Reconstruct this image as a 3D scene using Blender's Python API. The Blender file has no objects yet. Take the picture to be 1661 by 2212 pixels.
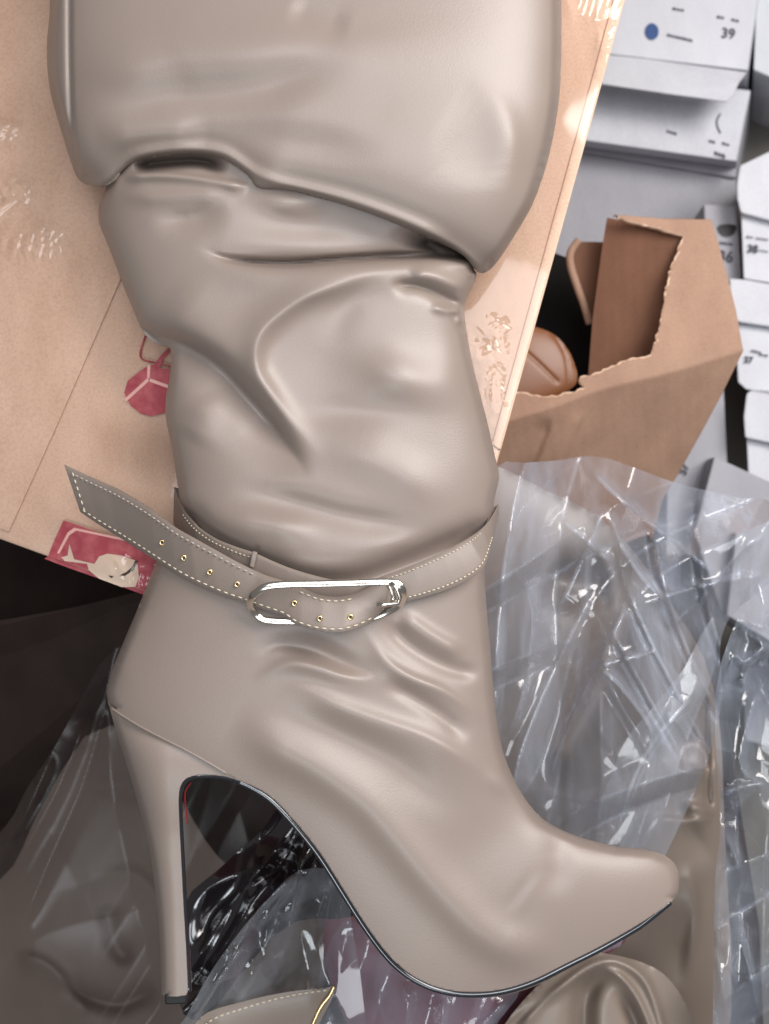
import bpy, math, random
import numpy as np
from mathutils import Vector, Matrix, noise as mnoise
random.seed(7); np.random.seed(7)
SC = bpy.context.scene

# ------------------------------------------------------------------ camera
H = 0.42                       # camera height over the boot's middle plane (z = 0), metres
S = 1.0 / 5400.0               # metres per drawing unit on that plane
CX, CY = 830.5, 1106.0
cam = bpy.data.cameras.new('camera'); cam_o = bpy.data.objects.new('camera', cam)
SC.collection.objects.link(cam_o); SC.camera = cam_o
cam_o.location = (0, 0, H)
cam.sensor_fit = 'VERTICAL'; cam.sensor_height = 24.0
cam.lens = 24.0 * H / (2212 * S)
cam.clip_start = 0.01; cam.clip_end = 50
cam.dof.use_dof = True; cam.dof.focus_distance = H - 0.02; cam.dof.aperture_fstop = 9.0

# ------------------------------------------------------------------ world and light
W = bpy.data.worlds.new('World'); SC.world = W; W.use_nodes = True
bg = W.node_tree.nodes['Background']; bg.inputs[0].default_value = (0.95, 0.93, 0.95, 1); bg.inputs[1].default_value = 0.17
def area(name, loc, target, size, power, color=(1, 1, 1), size_y=None):
    l = bpy.data.lights.new(name, 'AREA'); l.energy = power; l.color = color
    l.shape = 'RECTANGLE'; l.size = size; l.size_y = size_y or size
    o = bpy.data.objects.new(name, l); SC.collection.objects.link(o)
    o.location = loc
    o.rotation_euler = (Vector(target) - Vector(loc)).to_track_quat('-Z', 'Y').to_euler()
    return o
area('window_light', (0.50, 0.42, 0.62), (0.0, 0.0, 0.0), 0.46, 11.0, (1.0, 0.96, 0.93), 0.50)
area('sky_light', (0.06, 0.14, 0.95), (0.02, 0.02, 0), 0.60, 5.6, (0.92, 0.96, 1.0), 0.45)
area('front_fill_light', (-0.16, -0.50, 0.80), (0.0, -0.1, 0), 0.40, 2.6, (0.86, 0.94, 1.0), 0.22)  # fill lamp added at lower left to make the highlight along the foot
SC.view_settings.view_transform = 'Standard'; SC.view_settings.look = 'None'
SC.view_settings.exposure = 0.0; SC.view_settings.gamma = 1.0
SC.cycles.max_bounces = 14; SC.cycles.transparent_max_bounces = 24; SC.cycles.use_denoising = True

# ------------------------------------------------------------------ helpers
def P(px, py, z=0.0):
    """the point at height z seen at drawing position px, py"""
    k = (H - z) / H
    return Vector(((px - CX) * S * k, (CY - py) * S * k, z))
def col(h):
    v = [int(h[i:i + 2], 16) / 255 for i in (0, 2, 4)]
    return tuple(((c / 12.92) if c <= .04045 else ((c + .055) / 1.055) ** 2.4) for c in v) + (1,)
def empty(name, loc, label=None, cat=None, group=None):
    o = bpy.data.objects.new(name, None); SC.collection.objects.link(o); o.location = loc
    o.empty_display_size = .02
    tag(o, label, cat, group); return o
def tag(o, label=None, cat=None, group=None, kind=None):
    if label: o['label'] = label
    if cat: o['category'] = cat
    if group: o['group'] = group
    if kind: o['kind'] = kind
    return o
def mesh(name, verts, faces, mat, parent=None, smooth=False):
    m = bpy.data.meshes.new(name)
    m.from_pydata([tuple(v) for v in verts], [], [tuple(f) for f in faces]); m.validate(); m.update()
    if isinstance(mat, (list, tuple)):
        for q in mat: m.materials.append(q)
    else: m.materials.append(mat)
    if smooth: m.polygons.foreach_set('use_smooth', [True] * len(m.polygons))
    o = bpy.data.objects.new(name, m); SC.collection.objects.link(o)
    if parent:
        o.parent = parent; o.matrix_parent_inverse = Matrix.Translation(-parent.location)
    return o
def bevel(o, w, seg=2):
    b = o.modifiers.new('bevel', 'BEVEL'); b.width = w; b.segments = seg; b.limit_method = 'ANGLE'; b.angle_limit = math.radians(35)
    return o
def solid(o, t, off=-1):
    s = o.modifiers.new('solid', 'SOLIDIFY'); s.thickness = t; s.offset = off; return o

def smooth_pts(pts, n=8, closed=False):
    pts = [np.array(p, float) for p in pts]; out = []; N = len(pts)
    rng = range(N if closed else N - 1)
    for i in rng:
        if closed: p0, p1, p2, p3 = pts[i - 1], pts[i], pts[(i + 1) % N], pts[(i + 2) % N]
        else: p0, p1, p2, p3 = pts[max(i - 1, 0)], pts[i], pts[i + 1], pts[min(i + 2, N - 1)]
        for k in range(n):
            t = k / n
            out.append(.5 * ((2 * p1) + (-p0 + p2) * t + (2 * p0 - 5 * p1 + 4 * p2 - p3) * t * t + (-p0 + 3 * p1 - 3 * p2 + p3) * t ** 3))
    if not closed: out.append(pts[-1])
    return np.array(out)
def resample(pts, step):
    pts = np.asarray(pts, float); d = np.r_[0, np.cumsum(np.linalg.norm(np.diff(pts, axis=0), axis=1))]
    n = max(2, int(round(d[-1] / step)) + 1); q = np.linspace(0, d[-1], n)
    return np.stack([np.interp(q, d, pts[:, k]) for k in range(pts.shape[1])], 1)
def inside(poly, X, Y):
    r = np.zeros(X.shape, bool); n = len(poly); j = n - 1
    for i in range(n):
        xi, yi = poly[i]; xj, yj = poly[j]
        if yi != yj:
            c = ((yi > Y) != (yj > Y)) & (X < (xj - xi) * (Y - yi) / (yj - yi) + xi); r ^= c
        j = i
    return r
def nearest(poly, X, Y, closed=True):
    """nearest point on a polyline: distance, signed side, x, y, position along (0..1)"""
    P0 = np.asarray(poly, float); P1 = np.roll(P0, -1, 0)
    if not closed: P0, P1 = P0[:-1], P1[:-1]
    L = np.linalg.norm(P1 - P0, axis=1); cum = np.r_[0, np.cumsum(L)]
    best = np.full(X.shape, 1e18); bx = np.zeros(X.shape); by = np.zeros(X.shape); sd = np.zeros(X.shape); tt = np.zeros(X.shape)
    for a, b, l, c in zip(P0, P1, L, cum):
        if l < 1e-9: continue
        dx, dy = (b - a)
        t = np.clip(((X - a[0]) * dx + (Y - a[1]) * dy) / (l * l), 0, 1)
        qx = a[0] + t * dx; qy = a[1] + t * dy
        d = (X - qx) ** 2 + (Y - qy) ** 2
        m = d < best
        best = np.where(m, d, best); bx = np.where(m, qx, bx); by = np.where(m, qy, by)
        cr = dx * (Y - a[1]) - dy * (X - a[0])
        sd = np.where(m, np.sign(cr), sd); tt = np.where(m, (c + t * l) / cum[-1], tt)
    return np.sqrt(best), sd, bx, by, tt

class Field:
    """a height field on a regular grid in drawing units"""
    def __init__(s, x0, y0, x1, y1, step=4.0):
        s.x0, s.y0, s.step = x0, y0, step
        s.nx = int((x1 - x0) / step) + 1; s.ny = int((y1 - y0) / step) + 1
        s.X, s.Y = np.meshgrid(x0 + np.arange(s.nx) * float(step), y0 + np.arange(s.ny) * float(step))
        s.Z = np.zeros_like(s.X)
    def at(s, x, y, Z=None):
        Z = s.Z if Z is None else Z
        fx = np.clip((np.asarray(x, float) - s.x0) / s.step, 0, s.nx - 1.001); fy = np.clip((np.asarray(y, float) - s.y0) / s.step, 0, s.ny - 1.001)
        i = fx.astype(int); j = fy.astype(int); u = fx - i; v = fy - j
        return (Z[j, i] * (1 - u) + Z[j, i + 1] * u) * (1 - v) + (Z[j + 1, i] * (1 - u) + Z[j + 1, i + 1] * u) * v
    def curve(s, pts, amp, sl, sr, taper=.25, power=2.0):
        """raise or sink the surface along a curve; sl / sr are the widths on the two sides (seen going along it: left / right)"""
        q = smooth_pts(pts, 5); pad = 3.2 * max(sl, sr)
        i0 = max(0, int((q[:, 0].min() - pad - s.x0) / s.step)); i1 = min(s.nx, int((q[:, 0].max() + pad - s.x0) / s.step) + 2)
        j0 = max(0, int((q[:, 1].min() - pad - s.y0) / s.step)); j1 = min(s.ny, int((q[:, 1].max() + pad - s.y0) / s.step) + 2)
        X = s.X[j0:j1, i0:i1]; Y = s.Y[j0:j1, i0:i1]
        if X.size == 0: return
        d, sd, _, _, t = nearest(q, X, Y, False)
        w = np.where(sd < 0, sl, sr)      # y points down in drawing units
        # smooth hand-over between the two sides near the ends
        a = np.ones_like(t)
        if taper > 0:
            e = np.clip(np.minimum(t, 1 - t) / taper, 0, 1); a = e * e * (3 - 2 * e)
        s.Z[j0:j1, i0:i1] += amp * a * np.exp(-(d / w) ** power)
    def bump(s, x, y, amp, rx, ry, ang=0):
        c, n = math.cos(math.radians(ang)), math.sin(math.radians(ang))
        u = (s.X - x) * c + (s.Y - y) * n; v = -(s.X - x) * n + (s.Y - y) * c
        s.Z += amp * np.exp(-(u / rx) ** 2 - (v / ry) ** 2)
    def poisson(s, mask, f=2):
        """inflate a mask like a pillow: returns the half-thickness in drawing units"""
        m = mask[::f, ::f]; h = s.step * f
        u = np.zeros(m.shape)
        mf = m.astype(float)
        om = 1.955
        jj, ii = np.indices(m.shape); red = ((ii + jj) % 2 == 0)
        for _ in range(520):
            for c in (red, ~red):
                n = np.zeros_like(u)
                n[1:-1, 1:-1] = (u[:-2, 1:-1] + u[2:, 1:-1] + u[1:-1, :-2] + u[1:-1, 2:] + h * h) / 4
                u = np.where(c, (u + om * (n - u)) * mf, u)
        g = Field(s.x0, s.y0, s.x0 + (m.shape[1] - 1) * h, s.y0 + (m.shape[0] - 1) * h, h)
        return np.sqrt(np.maximum(2 * g.at(s.X, s.Y, u[:g.ny, :g.nx]), 0))
def blur(Z, n):
    for _ in range(n):
        Z = (Z + np.roll(Z, 1, 0) + np.roll(Z, -1, 0) + np.roll(Z, 1, 1) + np.roll(Z, -1, 1)) / 5
    return Z

def sheet(name, F, poly, mat, parent=None, Z=None, back=None, edge=None, zoff=0.0):
    """mesh of the part of a field inside poly, clipped cleanly along the outline.
    back: None = open sheet, float = flatness of the closed back shell"""
    Z = F.Z if Z is None else Z
    poly = np.asarray(poly, float)
    M = inside(poly, F.X, F.Y)
    d, _, bx, by, _ = nearest(poly, F.X, F.Y)
    idx = -np.ones(M.shape, int); idx[M] = np.arange(M.sum())
    XS = list(F.X[M]); YS = list(F.Y[M]); DS = list(d[M])
    full = M[:-1, :-1] & M[1:, :-1] & M[:-1, 1:] & M[1:, 1:]
    part = (M[:-1, :-1] | M[1:, :-1] | M[:-1, 1:] | M[1:, 1:]) & ~full
    js, is_ = np.nonzero(full)
    faces = np.stack([idx[js, is_], idx[js + 1, is_], idx[js + 1, is_ + 1], idx[js, is_ + 1]], 1).tolist()
    cut = {}
    def cross(p, q):
        k = (p, q) if p < q else (q, p)
        if k not in cut:
            a, b = (p, q) if M[p] else (q, p)
            t = d[a] / (d[a] + d[b] + 1e-9); t = min(max(t, .02), .98)
            cut[k] = len(XS); XS.append(F.X[a] + (F.X[b] - F.X[a]) * t); YS.append(F.Y[a] + (F.Y[b] - F.Y[a]) * t); DS.append(0.0)
        return cut[k]
    for j, i in zip(*np.nonzero(part)):
        c = [(j, i), (j + 1, i), (j + 1, i + 1), (j, i + 1)]; f = []
        for k in range(4):
            p, q = c[k], c[(k + 1) % 4]
            if M[p]: f.append(int(idx[p]))
            if M[p] != M[q]: f.append(cross(p, q))
        if len(f) >= 3 and len(set(f)) == len(f): faces.append(f)
    X = np.array(XS); Y = np.array(YS); D = np.array(DS); n0 = int(M.sum())
    if len(X) > n0:                                   # settle the rim on the outline
        _, _, qx, qy, _ = nearest(poly, X[n0:], Y[n0:]); m = np.hypot(qx - X[n0:], qy - Y[n0:]) < F.step * .6
        X[n0:] = np.where(m, qx, X[n0:]); Y[n0:] = np.where(m, qy, Y[n0:])
    z = F.at(X, Y, Z)
    if edge is not None: z = edge(X, Y, z, D)
    z = z + zoff
    V = [P(x, y, zz) for x, y, zz in zip(X, Y, z)]
    if back is not None:
        n = len(V); base = [list(f) for f in faces]
        zb = -back * np.maximum(z, 0) - .0015
        V += [P(x, y, zz) for x, y, zz in zip(X, Y, zb)]
        cnt = set()
        for f in base:
            for k in range(len(f)): cnt.add((f[k], f[(k + 1) % len(f)]))
        walls = [(b_, a_, a_ + n, b_ + n) for (a_, b_) in cnt if (b_, a_) not in cnt]
        faces = base + [[v + n for v in f[::-1]] for f in base] + walls
    return mesh(name, V, faces, mat, parent, True)

def tube(name, path, r, mat, parent=None, closed=False, seg=10, flat=1.0):
    path = [Vector(p) for p in path]; n = len(path); V = []; Fc = []
    for i, p in enumerate(path):
        a = path[i - 1] if (i > 0 or closed) else path[i]; b = path[(i + 1) % n] if (i < n - 1 or closed) else path[i]
        t = (b - a).normalized(); up = Vector((0, 0, 1))
        if abs(t.z) > .95: up = Vector((1, 0, 0))
        u = t.cross(up).normalized(); w = u.cross(t).normalized()
        for k in range(seg):
            an = 2 * math.pi * k / seg
            V.append(p + u * math.cos(an) * r + w * math.sin(an) * r * flat)
    for i in range(n if closed else n - 1):
        for k in range(seg):
            a = i * seg + k; b = i * seg + (k + 1) % seg; c = ((i + 1) % n) * seg + (k + 1) % seg; d = ((i + 1) % n) * seg + k
            Fc.append((a, b, c, d))
    if not closed:
        Fc.append(tuple(range(seg))[::-1]); Fc.append(tuple((n - 1) * seg + k for k in range(seg)))
    return mesh(name, V, Fc, mat, parent, True)
def prism(name, poly, z, vec, mat, parent=None, bev=.0015):
    """solid whose front face is seen as poly at height z (one number or one per corner), going back along vec"""
    zs = z if isinstance(z, (list, tuple)) else [z] * len(poly)
    A = [P(x, y, q) for (x, y), q in zip(poly, zs)]
    n = len(A); B = [a + Vector(vec) for a in A]
    faces = [tuple(range(n))[::-1], tuple(range(n, 2 * n))] + [(i, (i + 1) % n, (i + 1) % n + n, i + n) for i in range(n)]
    o = mesh(name, A + B, faces, mat, parent)
    import bmesh
    bm = bmesh.new(); bm.from_mesh(o.data); bmesh.ops.recalc_face_normals(bm, faces=bm.faces); bm.to_mesh(o.data); bm.free()
    if bev: bevel(o, bev)
    return o
def flat(name, poly, z, mat, parent=None, t=0.0):
    zs = z if isinstance(z, (list, tuple)) else [z] * len(poly)
    ar = sum(poly[i][0] * poly[(i + 1) % len(poly)][1] - poly[(i + 1) % len(poly)][0] * poly[i][1] for i in range(len(poly)))
    vs = [P(x, y, q) for (x, y), q in zip(poly, zs)]
    if ar > 0: vs = vs[::-1]
    o = mesh(name, vs, [tuple(range(len(poly)))], mat, parent)
    if t: solid(o, t)
    return o

# ------------------------------------------------------------------ materials
def newmat(name):
    m = bpy.data.materials.new(name); m.use_nodes = True; nt = m.node_tree
    b = nt.nodes['Principled BSDF']; return m, nt, b
def N(nt, t, **k):
    n = nt.nodes.new(t)
    for a, v in k.items(): setattr(n, a, v)
    return n
def noise_bump(nt, b, scale, strength, dist=.0004, detail=4, prev=None, stretch=None):
    tc = N(nt, 'ShaderNodeTexCoord'); n = N(nt, 'ShaderNodeTexNoise'); n.inputs['Scale'].default_value = scale; n.inputs['Detail'].default_value = detail
    src = tc.outputs['Object']
    if stretch:
        mp = N(nt, 'ShaderNodeMapping'); mp.inputs['Scale'].default_value = stretch[0]; mp.inputs['Rotation'].default_value[2] = stretch[1]
        nt.links.new(src, mp.inputs[0]); src = mp.outputs[0]
    nt.links.new(src, n.inputs['Vector'])
    bp = N(nt, 'ShaderNodeBump'); bp.inputs['Strength'].default_value = strength; bp.inputs['Distance'].default_value = dist
    nt.links.new(n.outputs['Fac'], bp.inputs['Height'])
    if prev: nt.links.new(prev.outputs[0], bp.inputs['Normal'])
    nt.links.new(bp.outputs[0], b.inputs['Normal']); return bp
def vary(nt, b, c1, c2, scale, lo=.35, hi=.65, detail=5, stretch=None):
    tc = N(nt, 'ShaderNodeTexCoord'); n = N(nt, 'ShaderNodeTexNoise'); n.inputs['Scale'].default_value = scale; n.inputs['Detail'].default_value = detail
    src = tc.outputs['Object']
    if stretch:
        mp = N(nt, 'ShaderNodeMapping'); mp.inputs['Scale'].default_value = stretch[0]; mp.inputs['Rotation'].default_value[2] = stretch[1]
        nt.links.new(src, mp.inputs[0]); src = mp.outputs[0]
    nt.links.new(src, n.inputs['Vector'])
    r = N(nt, 'ShaderNodeValToRGB'); r.color_ramp.elements[0].position = lo; r.color_ramp.elements[1].position = hi
    r.color_ramp.elements[0].color = c1; r.color_ramp.elements[1].color = c2
    nt.links.new(n.outputs['Fac'], r.inputs[0]); nt.links.new(r.outputs[0], b.inputs['Base Color']); return r
def leather(name, c1, c2, rough=.42, spec=.5, grain=.3):
    m, nt, b = newmat(name); vary(nt, b, c1, c2, 9, .3, .7, 2)
    b.inputs['Roughness'].default_value = rough; b.inputs['Specular IOR Level'].default_value = spec
    b1 = noise_bump(nt, b, 1500, grain, .0002, 3); noise_bump(nt, b, 60, .10, .0008, 2, b1)
    return m
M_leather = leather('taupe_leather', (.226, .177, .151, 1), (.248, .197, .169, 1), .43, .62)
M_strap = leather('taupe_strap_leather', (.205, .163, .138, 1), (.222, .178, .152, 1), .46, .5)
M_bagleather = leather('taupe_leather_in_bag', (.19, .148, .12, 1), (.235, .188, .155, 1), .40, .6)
M_shadeleather = leather('taupe_leather_shade_tint', (.115, .083, .066, 1), (.145, .108, .088, 1), .6, .25)  # the taupe leather darkened in colour for the shaded lower-left corner
M_tanleather = leather('tan_leather', (.19, .072, .028, 1), (.22, .088, .037, 1), .4, .5)
M_cavityblack = leather('cavity_black', (.004, .003, .003, 1), (.007, .006, .006, 1), .7, .12)
M_purple = leather('burgundy_satin', (.15, .045, .065, 1), (.20, .08, .10, 1), .35, .5)
def simple(name, c, rough=.5, metal=0, spec=.5, coat=0, bump=True):
    m, nt, b = newmat(name); b.inputs['Base Color'].default_value = c; b.inputs['Roughness'].default_value = rough
    b.inputs['Metallic'].default_value = metal; b.inputs['Specular IOR Level'].default_value = spec; b.inputs['Coat Weight'].default_value = coat
    
    if bump and not metal: noise_bump(nt, b, 300, .05)
    return m
M_sole = simple('black_sole_edge', (.012, .014, .018, 1), .16, 0, .8, .6)
M_red = simple('red_sole_lacquer', (.22, .008, .010, 1), .3, 0, .6, .5)
M_rubber = simple('black_rubber', (.008, .008, .008, 1), .55)
M_metal = simple('polished_nickel', (.80, .74, .66, 1), .20, 1.0)
M_gold = simple('brass', (.78, .58, .30, 1), .22, 1.0)
M_thread = simple('cream_thread', (.60, .52, .40, 1), .7)
M_dthread = simple('taupe_thread', (.40, .35, .31, 1), .7)
M_hole = simple('punched_hole', (.03, .022, .018, 1), .9)
M_ink = simple('grey_print', (.05, .05, .07, 1), .7)
M_blue = simple('blue_sticker', (.002, .05, .20, 1), .5)
M_redink = simple('red_print', (.42, .05, .075, 1), .6)
vary(M_redink.node_tree, M_redink.node_tree.nodes['Principled BSDF'], (.36, .035, .055, 1), (.52, .12, .13, 1), 160, .4, .75, 8)
M_redlight = simple('pale_pink_line', (.80, .44, .38, 1), .55)
M_creamink = simple('cream_print', (.66, .50, .38, 1), .6)
M_darkink = simple('dark_scuff', (.05, .03, .02, 1), .8)
def card(name, c1, c2, rough=.75, lines=True, ang=0.0):
    m, nt, b = newmat(name); r = vary(nt, b, c1, c2, 55, .3, .7, 8, ((1, .45, 1), ang))
    b.inputs['Roughness'].default_value = rough; b.inputs['Specular IOR Level'].default_value = .35
    # fine fibre speckle
    tc = N(nt, 'ShaderNodeTexCoord'); n2 = N(nt, 'ShaderNodeTexNoise'); n2.inputs['Scale'].default_value = 900; n2.inputs['Detail'].default_value = 3
    nt.links.new(tc.outputs['Object'], n2.inputs['Vector'])
    mx = N(nt, 'ShaderNodeMix', data_type='RGBA', blend_type='MULTIPLY'); mx.inputs[0].default_value = .35
    rr = N(nt, 'ShaderNodeValToRGB'); rr.color_ramp.elements[0].position = .3; rr.color_ramp.elements[0].color = (.62, .60, .58, 1); rr.color_ramp.elements[1].position = .6
    nt.links.new(n2.outputs['Fac'], rr.inputs[0]); nt.links.new(r.outputs[0], mx.inputs[6]); nt.links.new(rr.outputs[0], mx.inputs[7])
    nt.links.new(mx.outputs[2], b.inputs['Base Color'])
    b1 = noise_bump(nt, b, 500, .25, .0003)
    b2 = noise_bump(nt, b, 14, .35, .004, 3, b1)
    if lines:
        mp = N(nt, 'ShaderNodeMapping'); mp.inputs['Rotation'].default_value[2] = ang
        wv = N(nt, 'ShaderNodeTexWave'); wv.inputs['Scale'].default_value = 48; wv.inputs['Distortion'].default_value = 1.2; wv.inputs['Detail'].default_value = 2; wv.inputs['Detail Scale'].default_value = .3
        nt.links.new(tc.outputs['Object'], mp.inputs[0]); nt.links.new(mp.outputs[0], wv.inputs[0])
        bp = N(nt, 'ShaderNodeBump'); bp.inputs['Strength'].default_value = .10; bp.inputs['Distance'].default_value = .0006
        nt.links.new(wv.outputs['Fac'], bp.inputs['Height']); nt.links.new(b2.outputs[0], bp.inputs['Normal']); nt.links.new(bp.outputs[0], b.inputs['Normal'])
    return m
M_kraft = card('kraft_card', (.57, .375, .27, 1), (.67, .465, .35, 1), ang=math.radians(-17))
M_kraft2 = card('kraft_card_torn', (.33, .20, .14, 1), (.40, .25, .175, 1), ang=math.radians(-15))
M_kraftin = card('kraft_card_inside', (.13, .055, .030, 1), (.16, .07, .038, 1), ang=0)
M_torn = card('torn_card_edge', (.62, .42, .30, 1), (.75, .56, .42, 1), lines=False)
M_shadecard = card('shade_darkened_card', (.020, .010, .008, 1), (.030, .016, .012, 1), .8, True, .2)  # card coloured near black to give the carton's inside its shade
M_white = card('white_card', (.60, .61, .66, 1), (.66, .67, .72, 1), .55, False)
M_greyshade = card('grey_and_shaded_card', (.38, .375, .415, 1), (.42, .415, .455, 1), .6, False)  # white card greyed for boxes in shade, also used on the grey boxes
M_floor = card('floor_tile', (.22, .20, .18, 1), (.27, .25, .225, 1), .6, False)

def plastic(name, milk=.10,  tint=(.80, .84, .92, 1), rough=.10, streak=(2.0, 0.0), seed=0.0, gloss=1.0, thick=(.45, .75)):
    """thin clear film: see-through, glossy, whiter where it is creased"""
    m = bpy.data.materials.new(name); m.use_nodes = True; nt = m.node_tree; nt.nodes.clear()
    out = N(nt, 'ShaderNodeOutputMaterial'); tr = N(nt, 'ShaderNodeBsdfTransparent'); tr.inputs[0].default_value = (.95, .955, .965, 1) if milk > .02 else (1, 1, 1, 1)
    gl = N(nt, 'ShaderNodeBsdfGlossy'); gl.inputs['Roughness'].default_value = rough
    df = N(nt, 'ShaderNodeBsdfDiffuse'); df.inputs[0].default_value = tint
    tl = N(nt, 'ShaderNodeBsdfTranslucent'); tl.inputs[0].default_value = tint
    ml = N(nt, 'ShaderNodeMixShader'); ml.inputs[0].default_value = .35
    nt.links.new(df.outputs[0], ml.inputs[1]); nt.links.new(tl.outputs[0], ml.inputs[2])
    tc = N(nt, 'ShaderNodeTexCoord'); mp = N(nt, 'ShaderNodeMapping')
    mp.inputs['Rotation'].default_value[2] = streak[1]; mp.inputs['Scale'].default_value = (streak[0], .35, 1); mp.inputs['Location'].default_value = (seed, seed * 2, 0)
    nt.links.new(tc.outputs['Object'], mp.inputs[0])
    n1 = N(nt, 'ShaderNodeTexNoise'); n1.inputs['Scale'].default_value = 26; n1.inputs['Detail'].default_value = 5; n1.inputs['Roughness'].default_value = .6; n1.inputs['Distortion'].default_value = .6
    nt.links.new(mp.outputs[0], n1.inputs['Vector'])
    rp = N(nt, 'ShaderNodeMapRange'); rp.inputs[1].default_value = thick[0]; rp.inputs[2].default_value = thick[1]; rp.inputs[3].default_value = milk * .5; rp.inputs[4].default_value = milk * 2.4
    nt.links.new(n1.outputs['Fac'], rp.inputs[0])
    # whitening along sharp creases
    ge = N(nt, 'ShaderNodeNewGeometry'); sb = N(nt, 'ShaderNodeMath', operation='SUBTRACT'); sb.inputs[1].default_value = .5
    ab = N(nt, 'ShaderNodeMath', operation='ABSOLUTE'); mr = N(nt, 'ShaderNodeMapRange'); mr.inputs[1].default_value = .01; mr.inputs[2].default_value = .10; mr.inputs[3].default_value = 0; mr.inputs[4].default_value = milk * 3.0
    nt.links.new(ge.outputs['Pointiness'], sb.inputs[0]); nt.links.new(sb.outputs[0], ab.inputs[0]); nt.links.new(ab.outputs[0], mr.inputs[0])
    sm = N(nt, 'ShaderNodeMath', operation='ADD'); nt.links.new(mr.outputs[0], sm.inputs[0]); nt.links.new(rp.outputs[0], sm.inputs[1]); rp = sm
    # steeper film = more plastic along the line of sight, whiter
    lw = N(nt, 'ShaderNodeLayerWeight'); lw.inputs[0].default_value = .30
    ad = N(nt, 'ShaderNodeMath', operation='MULTIPLY_ADD'); ad.inputs[1].default_value = .45 if milk > .02 else 0.0; ad.use_clamp = True
    nt.links.new(lw.outputs['Facing'], ad.inputs[0]); nt.links.new(rp.outputs[0], ad.inputs[2])
    m1 = N(nt, 'ShaderNodeMixShader'); nt.links.new(ad.outputs[0], m1.inputs[0]); nt.links.new(tr.outputs[0], m1.inputs[1]); nt.links.new(ml.outputs[0], m1.inputs[2])
    fr = N(nt, 'ShaderNodeFresnel'); fr.inputs[0].default_value = 1.5
    f2 = N(nt, 'ShaderNodeMath', operation='MULTIPLY'); f2.inputs[1].default_value = 1.6 * gloss; f2.use_clamp = True; nt.links.new(fr.outputs[0], f2.inputs[0])
    m2 = N(nt, 'ShaderNodeMixShader'); nt.links.new(f2.outputs[0], m2.inputs[0]); nt.links.new(m1.outputs[0], m2.inputs[1]); nt.links.new(gl.outputs[0], m2.inputs[2])
    bp = N(nt, 'ShaderNodeBump'); bp.inputs['Strength'].default_value = .15; bp.inputs['Distance'].default_value = .0010
    n3 = N(nt, 'ShaderNodeTexNoise'); n3.inputs['Scale'].default_value = 40; n3.inputs['Detail'].default_value = 2
    nt.links.new(mp.outputs[0], n3.inputs['Vector']); nt.links.new(n3.outputs['Fac'], bp.inputs['Height'])
    nt.links.new(bp.outputs[0], gl.inputs['Normal']); nt.links.new(bp.outputs[0], fr.inputs['Normal'])
    nt.links.new(m2.outputs[0], out.inputs[0]); return m
M_film = plastic('clear_film', .13, (.70, .77, .92, 1), .12, streak=(2.2, math.radians(-28)))
M_film2 = plastic('clear_film_second', .09, (.68, .77, .92, 1), .12, streak=(2.0, math.radians(35)), seed=3.1)
M_filmshade = plastic('clear_film_shade_tint', .03, (.30, .22, .20, 1), .28, (2.2, math.radians(-20)), 5.0, .3)  # clear film with the corner's shade put into its tint
M_tape = plastic('clear_tape', .0, (.9, .85, .8, 1), .05, (1, 0), 1.0, .6)

# ------------------------------------------------------------------ setting
def big(name, size, z, mat, kind='structure'):
    o = mesh(name, [(-size, -size, z), (size, -size, z), (size, size, z), (-size, size, z)], [(0, 1, 2, 3)], mat); o['kind'] = kind; return o
big('floor', 3.0, -0.62, M_floor)

# ------------------------------------------------------------------ main carton
CZ = -0.040
carton = empty('cardboard_carton', P(500, 600, CZ), 'big tan cardboard carton the tall boot lies on, with red print on its edge', 'carton')
ZL = -0.30
topP = [(935, 1505), (330, 1285), (-300, 1056), (-900, 838), (-500, -1100), (1653, -1100), (1350, 0), (1082, 972)]
prism('box_body', topP, CZ, (0.0, 0.0, -0.30), M_kraft, carton, .0012)
# left top flap, slightly raised, its edge running along the tape
flapP = [(18, 1150), (-900, 800), (-500, -1000), (880, -1000), (465, 130), (240, 650), (120, 925)]
prism('flap', flapP, CZ + .0016, (0, 0, -.0012), M_kraft, carton, .0004)
# edge fold lines near the right edge
rimP = [(1653, -1100), (1350, 0), (1082, 972), (1062, 960), (1325, 0), (1618, -1100)]
prism('edge_fold', rimP, CZ + .0010, (0, 0, -.0008), M_kraft, carton, .0004)
mm = .001
def crumple(F, seed, lam, amp, dirs, n=7):
    """crumpled film: overlapping sharp-edged folds of changing spacing that die out here and there"""
    r = np.random.RandomState(seed); X, Y = F.X, F.Y
    def soft(l):
        k = r.uniform(-1, 1, (4, 2)) / l; ph = r.uniform(0, 6.28, 4)
        return sum(np.sin(X * k[i, 0] * 6.28 + Y * k[i, 1] * 6.28 + ph[i]) for i in range(4)) / 2.4
    for i in range(n):
        a = math.radians(dirs[i % len(dirs)] + r.uniform(-14, 14)); l = lam * r.uniform(.5, 1.6) * (.62 ** (i // 3))
        u = (-X * math.sin(a) - Y * math.cos(a)) + soft(lam * 5) * lam * .8 + soft(lam * 2.2) * lam * .06
        t = (u / l + r.uniform(0, 1)) % 1.0
        p = r.uniform(.2, .8); tri = np.where(t < p, t / p, (1 - t) / (1 - p))
        m = np.clip(soft(lam * 3) * .9 + .45, 0, 1)
        F.Z += tri * m * amp * mm * l / lam
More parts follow.
